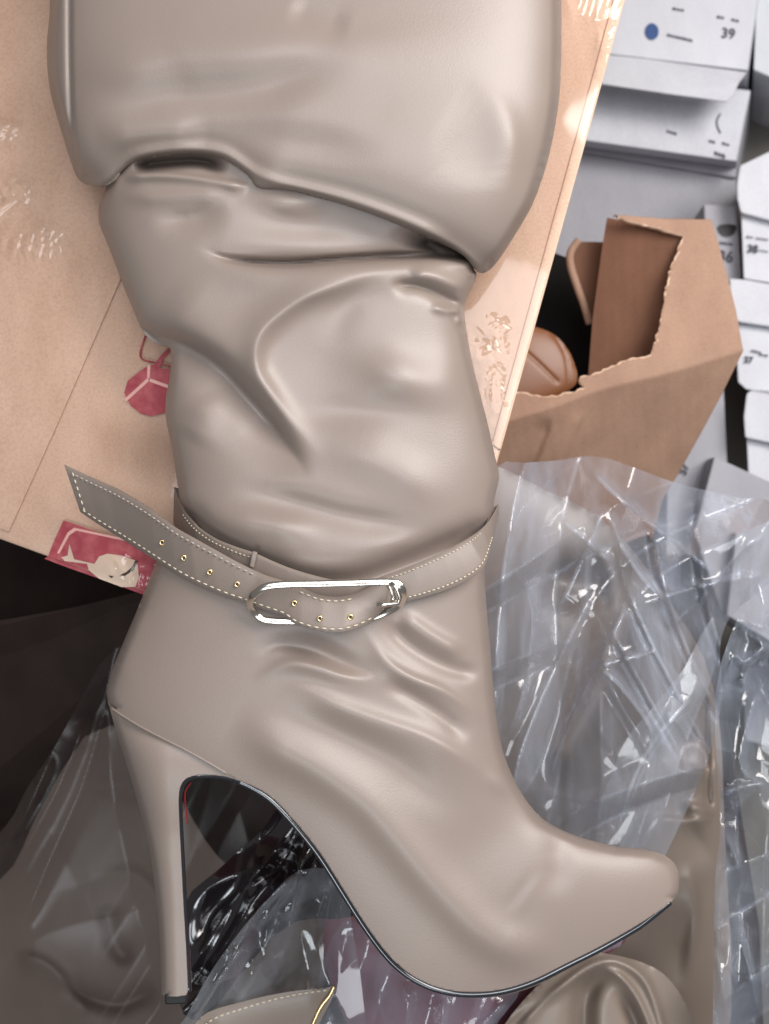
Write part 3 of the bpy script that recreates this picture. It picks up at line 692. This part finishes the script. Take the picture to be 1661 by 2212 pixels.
# ------------------------------------------------------------------ buckle
buckle = empty('buckle', P(700, 1300, .045)); buckle.parent = boot; buckle.matrix_parent_inverse = Matrix.Translation(-boot.location)
fr = [(596, 1264), (640, 1262), (700, 1261), (770, 1259), (830, 1257), (856, 1260), (868, 1272), (870, 1290), (862, 1308), (838, 1322), (806, 1334), (760, 1343), (700, 1346), (640, 1343), (600, 1342), (568, 1338), (548, 1322), (540, 1302), (550, 1282), (570, 1269)]
q = smooth_pts(fr, 5, True)
def fz(x, y):
    q = min(1, max(0, (y - 1264) / 70)); return .0400 - .013 * q * q * (3 - 2 * q)
def fz_unused(x, y):
    # the frame rides over the belt along its top bar and dives under it along its lower bar
    return .0535 if y < 1285 else (.0535 - .015 * min(1, (y - 1285) / 35))
path = [P(x, y, fz(x, y)) for x, y in q]
b1 = tube('buckle_frame', path, .00140, M_metal, None, True, 16, .45)
b1.parent = buckle; b1.matrix_parent_inverse = Matrix.Translation(-Vector(boot.location)) @ Matrix.Identity(4)
b1.matrix_parent_inverse = Matrix.Translation(-Vector((700 - 700, 0, 0)) - P(700, 1300, .045))
b2 = tube('buckle_bar', [P(x, y, z) for x, y, z in [(843, 1258, .0405), (858, 1272, .0405), (864, 1290, .0395), (860, 1304, .0385), (838, 1305, .0395), (813, 1305, .040)]], .0009, M_metal, None, False, 10)
b2.parent = buckle; b2.matrix_parent_inverse = b1.matrix_parent_inverse.copy()
b3 = tube('buckle_bar', [P(x, y, z) for x, y, z in [(838, 1262, .0385), (846, 1275, .0375), (850, 1290, .0375), (846, 1302, .0375)]], .0010, M_metal, None, False, 10)
b3.parent = buckle; b3.matrix_parent_inverse = b1.matrix_parent_inverse.copy()

# ------------------------------------------------------------------ torn cardboard box (right)
ZT = -0.190
torn = empty('torn_cardboard_box', P(1350, 800, ZT), 'open torn brown cardboard box with ripped flap, behind the plastic bag', 'cardboard box')
def jag(pts, amp=3.0, step=9, seed=1):
    r = random.Random(seed); q = resample(pts, step)
    for i in range(1, len(q) - 1): q[i] += (r.uniform(-amp, amp), r.uniform(-amp, amp))
    return [tuple(p) for p in q]
edge1 = jag([(1360, 478), (1405, 488), (1457, 503)], 1.5, 10, 2)
edge2 = jag([(1480, 509), (1464, 545), (1452, 570), (1441, 610), (1434, 660), (1424, 706), (1416, 740), (1407, 768)], 3.0, 7, 3)
edge3 = jag([(1407, 768), (1354, 779), (1325, 793), (1297, 803), (1262, 815), (1250, 820), (1262, 836), (1267, 840), (1224, 851), (1200, 856), (1180, 857), (1150, 853), (1120, 849), (1040, 840)], 2.2, 7, 5)
creaseL = [(1095, 905), (1300, 832), (1470, 793), (1605, 752)]
upper = [(1324, 463)] + edge1 + edge2 + edge3[1:] + [(1030, 930), (1000, 1200), (1400, 1200), (1430, 1080), (1464, 1026), (1520, 925), (1560, 850), (1606, 757), (1603, 745), (1590, 670), (1570, 593), (1553, 530), (1537, 474), (1430, 472)]
TF = Field(980, 440, 1640, 1230, 4)
dc, sc_, _, _, _ = nearest(smooth_pts([(1000, 935), (1180, 881), (1300, 838), (1470, 795), (1620, 748)], 5), TF.X, TF.Y, False)
TF.Z = ZT - .02 * np.clip((750 - TF.Y) / 280, 0, 1) - np.where(sc_ > 0, 1, 0) * .085 * (np.clip(dc - 3, 0, 400) / 400)
TF.bump(1200, 960, .004, 60, 120, 20); TF.curve([(1190, 900), (1150, 1000), (1110, 1080)], -.003, 8, 20, .2); TF.curve([(1260, 880), (1220, 980), (1180, 1060)], .002, 8, 20, .2)
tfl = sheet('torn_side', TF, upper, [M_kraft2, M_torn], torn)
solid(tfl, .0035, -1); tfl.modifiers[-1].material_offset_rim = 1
for e_ in (edge1, edge2, edge3):
    r = random.Random(len(e_)); q_ = resample(e_, 7)
    tube('ripped_edge', [P(x + r.uniform(-1.6, 1.6), y + r.uniform(-1.6, 1.6), float(TF.at(x, y)) - .0008 + r.uniform(-.0008, .0004)) for x, y in q_], .0007, M_torn, torn, False, 6)
def cardface(name, poly, z, mat, parent, t=.003):
    o = flat(name, poly, z, mat, parent, t); return o
inner = [(1311, 470), (1360, 480), (1478, 506), (1476, 575), (1456, 690), (1436, 785), (1354, 795), (1270, 825), (1272, 796), (1280, 689), (1300, 539)]
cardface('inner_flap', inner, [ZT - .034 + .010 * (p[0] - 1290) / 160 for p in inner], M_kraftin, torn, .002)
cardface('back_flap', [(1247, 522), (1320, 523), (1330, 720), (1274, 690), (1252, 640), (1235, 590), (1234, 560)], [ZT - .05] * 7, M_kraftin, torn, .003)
tube('flap_edge', [P(x, y, ZT - .0495) for x, y in smooth_pts([(1250, 520), (1233, 545), (1233, 575), (1248, 622), (1262, 660), (1274, 700)], 5)], .0025, M_kraft2, torn)
# near-black plate behind the opening and tan boot toe
bo = prism('cavity_plate', [(1020, 480), (1235, 560), (1290, 700), (1300, 830), (1240, 900), (1000, 900)], ZT - .10, (0, 0, -.01), M_cavityblack, torn, 0)
tag(bo)
toeF = Field(1000, 680, 1270, 900, 3.5)
tp = smooth_pts([(1080, 690), (1140, 702), (1180, 714), (1206, 730), (1230, 760), (1244, 795), (1247, 815), (1240, 834), (1200, 860), (1150, 880), (1060, 880), (1030, 780)], 5)
iz = toeF.poisson(inside(tp, toeF.X, toeF.Y), 2)
toeF.Z = iz * S * .45 + ZT - .035
toeF.curve([(1128, 752), (1170, 790), (1210, 830)], -.0012, 3, 5, .1, 1.4)
toeF.curve([(1190, 715), (1222, 770), (1228, 850)], -.0010, 2.5, 2.5, .05, 1.4)
tb = sheet('tan_boot', toeF, tp, M_tanleather); tag(tb, 'tan leather boot toe with seam lying inside the torn box', 'boot')

# ------------------------------------------------------------------ white shoe boxes
wg = 'white shoe boxes stacked on the right'
def dash(o, x0, y0, x1, y1, z, h=5):
    """a line of print too small to read"""
    n = max(2, int(abs(x1 - x0) / 7)); r = random.Random(int(x0 * 3 + y0)); 
    V = []; Fc = []
    for i in range(n):
        t0 = i / n; t1 = (i + .78) / n; hh = h * r.uniform(.7, 1)
        b0 = len(V)
        for (t, dy) in ((t0, -hh / 2), (t0, hh / 2), (t1, hh / 2), (t1, -hh / 2)):
            V.append(P(x0 + (x1 - x0) * t, y0 + (y1 - y0) * t + dy, z))
        Fc.append((b0, b0 + 1, b0 + 2, b0 + 3))
    return mesh('small_print', V, Fc, M_ink, o)
def number(o, txt, x, y, z, h, rot):
    c = bpy.data.curves.new('size_number', 'FONT'); c.body = txt; c.size = h * S * (H - z) / H * 1.38; c.extrude = .00005; c.align_x = 'CENTER'; c.align_y = 'CENTER'; c.offset = .00022
    c.materials.append(M_ink); t = bpy.data.objects.new('size_number', c); SC.collection.objects.link(t)
    t.location = P(x, y, z); t.rotation_euler = (0, 0, math.radians(rot))
    bpy.context.view_layer.update()
    m = bpy.data.meshes.new_from_object(t); m.transform(t.matrix_world); m.materials.clear(); m.materials.append(M_ink)
    bpy.data.objects.remove(t); t = bpy.data.objects.new('size_number', m); SC.collection.objects.link(t)
    t.parent = o; t.matrix_parent_inverse = Matrix.Translation(-Vector(o.location)); return t
def sbox(label, front, z, vec, lid=None, lz=.012, mat=None):
    cx = sum(p[0] for p in front) / len(front); cy = sum(p[1] for p in front) / len(front)
    o = empty('shoe_box', P(cx, cy, z), label, 'shoe box', wg)
    prism('box_body', front, z, vec, mat or M_white, o, .0012)
    if lid: prism('lid', lid, z + lz, Vector(vec) * .98, mat or M_white, o, .0015)
    return o
ZW = -0.40
V1 = (.10, .05, -.30)
a = sbox('white shoe box marked 39 with a round blue sticker', [(1240, -120), (1650, -110), (1637, 0), (1616, 152), (1240, 108)], ZW, V1)
dot = flat('blue_sticker', [(1408 + 15 * math.cos(t), 68 + 18 * math.sin(t)) for t in np.linspace(0, 6.283, 25)[:-1]], ZW + .001, M_blue, a)
dash(a, 1453, 18, 1479, 23, ZW + .001, 6); dash(a, 1441, 75, 1497, 88, ZW + .001, 6); dash(a, 1549, 36, 1566, 39, ZW + .001, 6); dash(a, 1580, 42, 1598, 46, ZW + .001, 6)
number(a, '39', 1573, 73, ZW + .001, 22, -6)
b = sbox('open white shoe box with drooping lid flap under the blue-dotted box', [(1240, 150), (1622, 195), (1610, 250), (1591, 349), (1240, 300)], ZW - .035, V1, mat=M_white)
prism('lid_flap', [(1240, 110), (1400, 127), (1614, 156), (1596, 180), (1585, 205), (1570, 219), (1450, 203), (1240, 172)], [ZW, ZW, ZW, ZW + .006, ZW + .008, ZW + .01, ZW + .01, ZW + .01], (0, 0, -.002), M_white, b, .0006)
dash(b, 1440, 283, 1463, 290, ZW - .034, 6); dash(b, 1531, 304, 1546, 308, ZW - .034, 6); dash(b, 1560, 309, 1577, 314, ZW - .034, 6); dash(b, 1543, 330, 1568, 339, ZW - .034, 10)
tube('finger_cut', [P(x, y, ZW - .0345) for x, y in smooth_pts([(1556, 246), (1549, 258), (1549, 272), (1556, 288)], 4)], .0007, M_ink, b)
c = sbox('large white shoe box in shade behind the torn cardboard box', [(1180, 325), (1300, 334), (1589, 384), (1600, 470), (1608, 640), (1180, 700)], ZW - .075, (.03, .0, -.25), [(1180, 290), (1292, 305), (1591, 350), (1591, 384), (1292, 333), (1180, 318)], .006, M_greyshade)  # shade is in the grey card; lid strip follows the lid underside's shadow
c2 = c
# cup-hole box marked 36
d = sbox('grey shoe box end marked 36 with a dark finger hole', [(1520, 440), (1590, 445), (1603, 600), (1530, 620)], ZW + .012, (.02, 0, -.2), mat=M_greyshade)
flat('finger_hole', [(1571 + 21 * math.cos(t) * (1 if math.sin(t) > 0 else .95), 489 + (22 * math.sin(t) if math.sin(t) > 0 else 5 * math.sin(t))) for t in np.linspace(0, 6.283, 25)[:-1]], ZW + .0135, M_rubber, d)
dash(d, 1555, 524, 1584, 528, ZW + .0135, 6); number(d, '36', 1568, 555, ZW + .0135, 24, -6)
e = sbox('white shoe box marked 38, top one of the right-hand stack', [(1600, 450), (1700, 470), (1700, 620), (1661, 611), (1606, 602)], ZW + .03, (.12, .05, -.3), [(1598, 357), (1661, 327), (1760, 290), (1760, 500), (1661, 476), (1600, 460), (1592, 430), (1591, 397)], .008)
dash(e, 1613, 511, 1628, 513, ZW + .032, 4); dash(e, 1633, 514, 1661, 518, ZW + .032, 4); number(e, '38', 1626, 538, ZW + .032, 17, -5); dash(e, 1640, 540, 1661, 544, ZW + .032, 3)
f = sbox('white shoe box marked 37, second from the top of the right-hand stack', [(1594, 690), (1700, 705), (1700, 850), (1612, 842), (1594, 826), (1590, 760)], ZW + .04, (.12, .05, -.3), [(1575, 601), (1612, 604), (1700, 620), (1700, 712), (1661, 706), (1600, 697), (1580, 690)], .008)
dash(f, 1623, 757, 1645, 762, ZW + .042, 5); dash(f, 1641, 765, 1661, 769, ZW + .042, 4); number(f, '37', 1617, 778, ZW + .042, 14, -5)
g = sbox('white shoe box with worn lid, third from the top of the right-hand stack', [(1612, 940), (1720, 965), (1720, 1080), (1618, 1060)], ZW + .05, (.12, .05, -.3), [(1612, 851), (1620, 845), (1720, 860), (1720, 975), (1661, 957), (1609, 946), (1606, 900)], .008, M_white)
h = sbox('grey shoe box lid lying on edge above the plastic bag', [(1543, 986), (1661, 1040), (1800, 1100), (1800, 1500), (1560, 1330), (1500, 1150)], ZW + .06, (.02, 0, -.15), mat=M_greyshade)
k = sbox('shoe box standing upright in shade beside the torn box, marked 37', [(1490, 930), (1530, 850), (1562, 790), (1572, 1000), (1545, 1200), (1440, 1200), (1440, 1010)], ZW + .03, (.0, 0, -.2), mat=M_greyshade)
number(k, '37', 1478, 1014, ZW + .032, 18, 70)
sbox('plain white shoe box peeking out beside the low grey boxes', [(1600, 1400), (1760, 1440), (1760, 1640), (1610, 1600)], -.44, (.1, .05, -.15), mat=M_greyshade)
l_ = sbox('brown and grey shoe box low in the gap right of the bag', [(1590, 1150), (1720, 1220), (1720, 1420), (1570, 1330)], ZW + .075, (.02, 0, -.15), mat=M_greyshade)
m_ = sbox('pale white shoe box at the top right corner', [(1636, -60), (1800, -60), (1800, 190), (1661, 165), (1628, 150)], ZW - .02, V1, mat=M_white)

# ------------------------------------------------------------------ lower pile: shade-coloured open carton, leather pieces, bags
low = empty('open_carton', P(700, 1700, -.25), 'inside of the open carton below the boot heel, coloured dark for its shade', 'carton')
prism('carton_bottom', [(-1500, 900), (1000, 900), (1400, 1150), (1560, 1500), (1640, 2000), (1700, 3400), (-1500, 3400)], -.26, (0, 0, -.004), M_shadecard, low, 0)
prism('side_flap', [(-400, 1440), (0, 1340), (160, 1312), (330, 1270), (420, 1300), (420, 1640), (-400, 2000)], [-.15, -.15, -.15, -.15, -.15, -.256, -.256], (0, 0, -.004), M_shadecard, low, .0008)
def leatherpile(name, outline, z0, k, mat, label, cat, folds=(), seed=1, nr=10, amp=4, step=6, back=None, group=None):
    p = smooth_pts(outline, 4, True); x0, y0 = p.min(0) - 20; x1, y1 = p.max(0) + 20
    F = Field(x0, y0, x1, y1, step); F.Z = F.poisson(inside(p, F.X, F.Y), 3) * S * k + z0
    for fd in folds: F.curve(*fd)
    r = random.Random(seed)
    for _ in range(nr):
        x = r.uniform(x0, x1); y = r.uniform(y0, y1); a = r.uniform(0, 6.28); Ln = r.uniform(60, 200)
        F.curve([(x, y), (x + Ln * math.cos(a), y + Ln * math.sin(a)), (x + 1.8 * Ln * math.cos(a + .5), y + 1.8 * Ln * math.sin(a + .5))], r.uniform(-amp, amp) * mm, r.uniform(10, 30), r.uniform(16, 50), .3, 1.5)
    o = sheet(name, F, p, mat, None, edge=lambda x, y, z, d: z)
    if label: tag(o, label, cat, group)
    return o
leatherpile('bagged_boot', [(1000, 1010), (1180, 1060), (1320, 1140), (1440, 1290), (1540, 1480), (1565, 1800), (1560, 2300), (1300, 2500), (1000, 2300), (900, 1800), (900, 1300)], -.150, .28, M_bagleather,
            'crumpled taupe leather boot inside the clear plastic bag on the right', 'boot',
            [([(1460, 1740), (1500, 1745), (1550, 1760)], .006, 14, 30, .45, 1.6), ([(1430, 1640), (1490, 1600), (1530, 1640)], -.006, 24, 30, .45),
             ([(1180, 1240), (1250, 1260), (1320, 1250)], -.014, 40, 50, .2), ([(1440, 1700), (1490, 1790), (1540, 1880)], -.005, 20, 40, .45), ([(1525, 1500), (1530, 1650), (1535, 1750)], -.006, 4, 10, .1),
             ([(1500, 1900), (1480, 2000), (1440, 2160)], -.006, 24, 40, .45), ([(1350, 1300), (1300, 1500), (1180, 1700)], .008, 30, 60, .2), ([(1400, 1760), (1470, 1772), (1545, 1768)], .008, 8, 40, .45, 1.4), ([(1420, 1640), (1490, 1668), (1565, 1650)], .007, 10, 36, .45, 1.4), ([(1480, 1850), (1500, 1960), (1480, 2120)], .007, 14, 40, .45, 1.8)], 5, 6, 2)
leatherpile('folded_boot_shaft', [(1000, 2420), (1060, 2260), (1160, 2130), (1265, 2064), (1310, 2060), (1390, 2080), (1445, 2115), (1490, 2190), (1530, 2330), (1560, 2600), (1300, 2760), (960, 2700)], -.088, .22, M_bagleather,
            'taupe boot shaft folded over in a loop under the boot toe', 'boot',
            [([(1110, 2230), (1190, 2150), (1280, 2085), (1340, 2080), (1400, 2130), (1440, 2260)], .006, 10, 14, .1, 1.5),
             ([(1330, 2460), (1275, 2300), (1262, 2200), (1275, 2135), (1325, 2100)], -.014, 26, 20, .2), ([(1290, 2090), (1335, 2105), (1385, 2170), (1440, 2320)], .006, 8, 14, .2, 1.4), ([(1330, 2130), (1370, 2200), (1420, 2340)], -.008, 10, 16, .3), ([(1000, 2330), (1090, 2230), (1180, 2160), (1240, 2125)], -.004, 10, 20, .3)], 8, 1, 1, 5)
leatherpile('burgundy_pouch', [(715, 1935), (780, 1900), (900, 1960), (1050, 2100), (1180, 2110), (1270, 2060), (1330, 2020), (1350, 2035), (1260, 2110), (1150, 2320), (850, 2360), (745, 2200), (700, 2060)], -.115, .16, M_purple,
            'burgundy satin lining showing under the boot sole', 'lining', (), 14, 8, 2.5)
leatherpile('crumpled_boot_leather', [(-200, 1960), (0, 1900), (80, 1760), (150, 1640), (230, 1560), (360, 1680), (470, 1850), (600, 1930), (700, 1960), (700, 2120), (640, 2300), (300, 2400), (-200, 2400)], -.210, .16, M_shadeleather,
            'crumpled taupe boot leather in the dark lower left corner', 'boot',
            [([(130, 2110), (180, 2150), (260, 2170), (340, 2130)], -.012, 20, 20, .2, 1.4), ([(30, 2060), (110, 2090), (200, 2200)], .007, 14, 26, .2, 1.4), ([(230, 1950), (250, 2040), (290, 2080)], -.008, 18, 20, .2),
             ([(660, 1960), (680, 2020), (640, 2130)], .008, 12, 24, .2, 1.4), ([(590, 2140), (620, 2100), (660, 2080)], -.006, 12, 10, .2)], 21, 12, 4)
# strap end with zip edge at the bottom
F = Field(360, 2080, 760, 2330, 5); F.Z += -.048; F.curve([(420, 2230), (540, 2180), (720, 2150)], .002, 30, 60, .2)
bs = sheet('boot_flap', F, smooth_pts([(380, 2300), (430, 2200), (520, 2165), (620, 2143), (700, 2135), (722, 2130), (716, 2160), (690, 2210), (650, 2300)], 4), M_bagleather)
tag(bs, 'stitched taupe leather flap with gold edge at the bottom centre', 'boot flap')
stitches('stitching', [P(x, y, -.0462) for x, y in resample(smooth_pts([(410, 2260), (450, 2208), (520, 2180), (620, 2152), (710, 2138)], 6), 6)], M_thread, bs, 9, 6, .0004)
tube('gold_edge', [P(x, y, -.0465) for x, y in smooth_pts([(722, 2130), (712, 2150), (690, 2180), (664, 2240)], 5)], .0009, M_gold, bs)

# ---- clear bags
def film(name, outline, z, mat, label, cat, folds, seed, lam=110, amp=9, step=4, dirs=(60, 115, 25), sm=3, parent=None, n=7):
    p = smooth_pts(outline, sm, True); x0, y0 = p.min(0) - 15; x1, y1 = p.max(0) + 15
    F = Field(x0, y0, x1, y1, step); F.Z += z(F.X, F.Y) if callable(z) else z
    crumple(F, seed, lam, amp, dirs, n)
    for f_ in folds:
        c, k, w1_, w2_, tp = f_[:5] 
        F.curve(c, k, w1_ * 1.6, w2_ * 2.4, max(tp, .2), 1.0)
    o = sheet(name, F, p, mat, parent)
    if label: tag(o, label, cat)
    return o
K = mm
bagR = empty('plastic_bag', P(1350, 1600, -.09), 'large crumpled clear plastic bag right of the boot', 'plastic bag')
main_folds = [
 ([(1264, 990), (1300, 1040), (1380, 1110), (1480, 1190), (1560, 1250)], 8 * K, 6, 22, .1, 1.0),
 ([(1200, 1330), (1260, 1200), (1290, 1130), (1310, 1090)], 8 * K, 8, 26, .15, 1.0),
 ([(1310, 1090), (1345, 1180), (1390, 1250), (1450, 1310)], 7 * K, 5, 16, .15, 1.0),
 ([(1100, 1800), (1120, 1640), (1200, 1440), (1270, 1300), (1310, 1240)], 10 * K, 14, 60, .15, 1.3),
 ([(1180, 1700), (1230, 1560), (1290, 1440), (1340, 1330), (1370, 1240)], 8 * K, 8, 40, .15, 1.0),
 ([(1370, 1310), (1460, 1280), (1560, 1255), (1661, 1240)], 6 * K, 5, 14, .1, 1.0),
 ([(1285, 1440), (1340, 1425), (1400, 1410), (1420, 1395)], 6 * K, 4, 12, .15, 1.0),
 ([(1285, 1440), (1330, 1470), (1400, 1560), (1440, 1640)], 6 * K, 5, 26, .15, 1.0),
 ([(1661, 1150), (1600, 1190), (1520, 1290), (1440, 1360)], 12 * K, 10, 36, .1, 1.3),
 ([(1100, 1200), (1150, 1320), (1130, 1500), (1090, 1600)], 6 * K, 8, 30, .15),
 ([(1200, 1110), (1280, 1180), (1330, 1220)], 5 * K, 6, 20, .15),
]
film('bag_film', [(1070, 1010), (1130, 1000), (1200, 995), (1264, 986), (1310, 990), (1370, 1010), (1450, 1040), (1520, 1058), (1600, 1075), (1668, 1085), (1720, 1180), (1661, 1260), (1580, 1330), (1555, 1400), (1560, 1500), (1530, 1640), (1460, 1800), (1380, 1960), (1300, 2060), (1050, 1960), (960, 1500), (970, 1150)], lambda X, Y: -.085 - .03 * (X - 1080) / 500 + 0 * Y, M_film, None, None, [f if len(f) == 6 else f + (1.0,) for f in main_folds], 31, 240, 15, 4, (62, 78, 46, 105), parent=bagR, n=4)
# flat fold-over strip of the bag, doubled film
film('bag_fold', [(1545, 1440), (1500, 1560), (1470, 1640), (1440, 1740), (1410, 1800), (1370, 1840), (1255, 1820), (1255, 1800), (1310, 1700), (1350, 1600), (1400, 1540), (1480, 1440), (1540, 1330)], -.075, plastic('folded_film', .26, streak=(1, .3), seed=8), None, None, [([(1500, 1500), (1390, 1640), (1330, 1810)], .006, 3, 20, .05, 1.5)], 3, 90, 2, 4, (62, 70), parent=bagR, sm=2, n=3)
# right lower part of the bag
film('bag_film', [(1661, 1240), (1740, 1200), (1740, 2400), (1545, 2400), (1540, 2200), (1545, 1900), (1556, 1780), (1545, 1500), (1600, 1320)], -.080, M_film2, None, None,
     [([(1661, 1390), (1610, 1430), (1585, 1420), (1570, 1460), (1545, 1530)], 9 * K, 5, 12, .1, 1.0), ([(1661, 1440), (1620, 1440), (1600, 1490)], 8 * K, 4, 10, .1, 1.0), ([(1661, 1360), (1590, 1340), (1560, 1345)], 7 * K, 4, 10, .1, 1.0),
      ([(1640, 1480), (1600, 1640), (1640, 1700)], 7 * K, 8, 18, .15), ([(1550, 1720), (1600, 1700), (1661, 1690)], 6 * K, 5, 10, .1), ([(1560, 1780), (1600, 1900), (1560, 2000)], 5 * K, 6, 20, .15), ([(1590, 2000), (1620, 2100), (1640, 2200)], 5 * K, 5, 12, .15)], 77, 170, 13, 4, (80, 110, 30), parent=bagR, n=5)
# thin film over the folded pieces bottom right
film('bag_film', [(660, 2400), (680, 2150), (740, 1990), (820, 2030), (1000, 2080), (1130, 2120), (1050, 2250), (1030, 2400)], -.066, M_film2, None, None,
     [([(1420, 1740), (1480, 1700), (1560, 1660)], 5 * K, 4, 10, .15, 1.0), ([(1400, 1990), (1440, 2060), (1500, 2100)], 5 * K, 5, 12, .15, 1.0), ([(1500, 2140), (1560, 2210), (1600, 2300)], 8 * K, 5, 14, .1), ([(1100, 2160), (1040, 2220), (1000, 2300)], 5 * K, 5, 14, .1),
      ([(960, 2150), (955, 2230), (950, 2300)], 5 * K, 5, 12, .1), ([(900, 2120), (880, 2200), (890, 2300)], 5 * K, 5, 12, .1)], 41, 260, 8, 4, (95, 70, 40), parent=bagR, n=4)
# bottom centre bag
bagC = film('plastic_bag', [(648, 1880), (735, 1890), (760, 2000), (760, 2300), (350, 2300), (400, 2200), (455, 2100), (520, 2010), (580, 1940)], -.060, plastic('clear_film_third', .06, streak=(2, -.7), seed=2.2), 'clear plastic bag with bright creases between heel and sole', 'plastic bag',
     [([(655, 1885), (600, 1925), (540, 1985), (490, 2050)], 8 * K, 4, 18, .1, 1.0), ([(655, 1885), (640, 1935), (618, 1990)], 6 * K, 4, 10, .1, 1.0), ([(640, 1900), (590, 1960), (550, 2010)], 5 * K, 4, 8, .1, 1.0), ([(400, 2230), (470, 2120), (540, 2020)], 5 * K, 5, 12, .1)], 13, 170, 9, 4, (50, 62, 40), n=5)
# glossy dark film between heel and sole
wrap = film('black_plastic_wrap', [(385, 2160), (395, 1960), (470, 1880), (560, 1800), (640, 1730), (800, 1900), (760, 1980), (640, 1990), (540, 2080), (440, 2200)], lambda X, Y: -.100 + .00006 * (X - 400) + .35 * S * (Y - 1950), simple('black_film', (.014, .010, .012, 1), .14, 0, .9, .6), 'glossy black plastic wrap with sharp bright streaks behind the heel', 'plastic wrap',
     [([(410, 2100), (470, 2000), (540, 1900), (600, 1840)], 9 * K, 6, 18, .1, 1.0), ([(420, 2160), (490, 2040), (560, 1930), (640, 1860)], 7 * K, 4, 12, .1, 1.0), ([(430, 2180), (500, 2070), (540, 1990), (570, 1950)], 6 * K, 4, 10, .1, 1.0), ([(610, 1880), (625, 1850), (640, 1830)], 4 * K, 4, 8, .1, 1.0)], 19, 120, 11, 4, (53, 57, 50), n=3)
# lower left bag, its film tinted dark for the shade
bagL = film('plastic_bag', [(230, 1420), (300, 1400), (420, 1600), (640, 1750), (700, 2000), (600, 2350), (-200, 2400), (-200, 2000), (0, 1800), (60, 1700), (120, 1610), (180, 1500)], lambda X, Y: -.125 + 0 * X, M_filmshade, 'dim clear plastic bag in the shade left of the heel', 'plastic bag',
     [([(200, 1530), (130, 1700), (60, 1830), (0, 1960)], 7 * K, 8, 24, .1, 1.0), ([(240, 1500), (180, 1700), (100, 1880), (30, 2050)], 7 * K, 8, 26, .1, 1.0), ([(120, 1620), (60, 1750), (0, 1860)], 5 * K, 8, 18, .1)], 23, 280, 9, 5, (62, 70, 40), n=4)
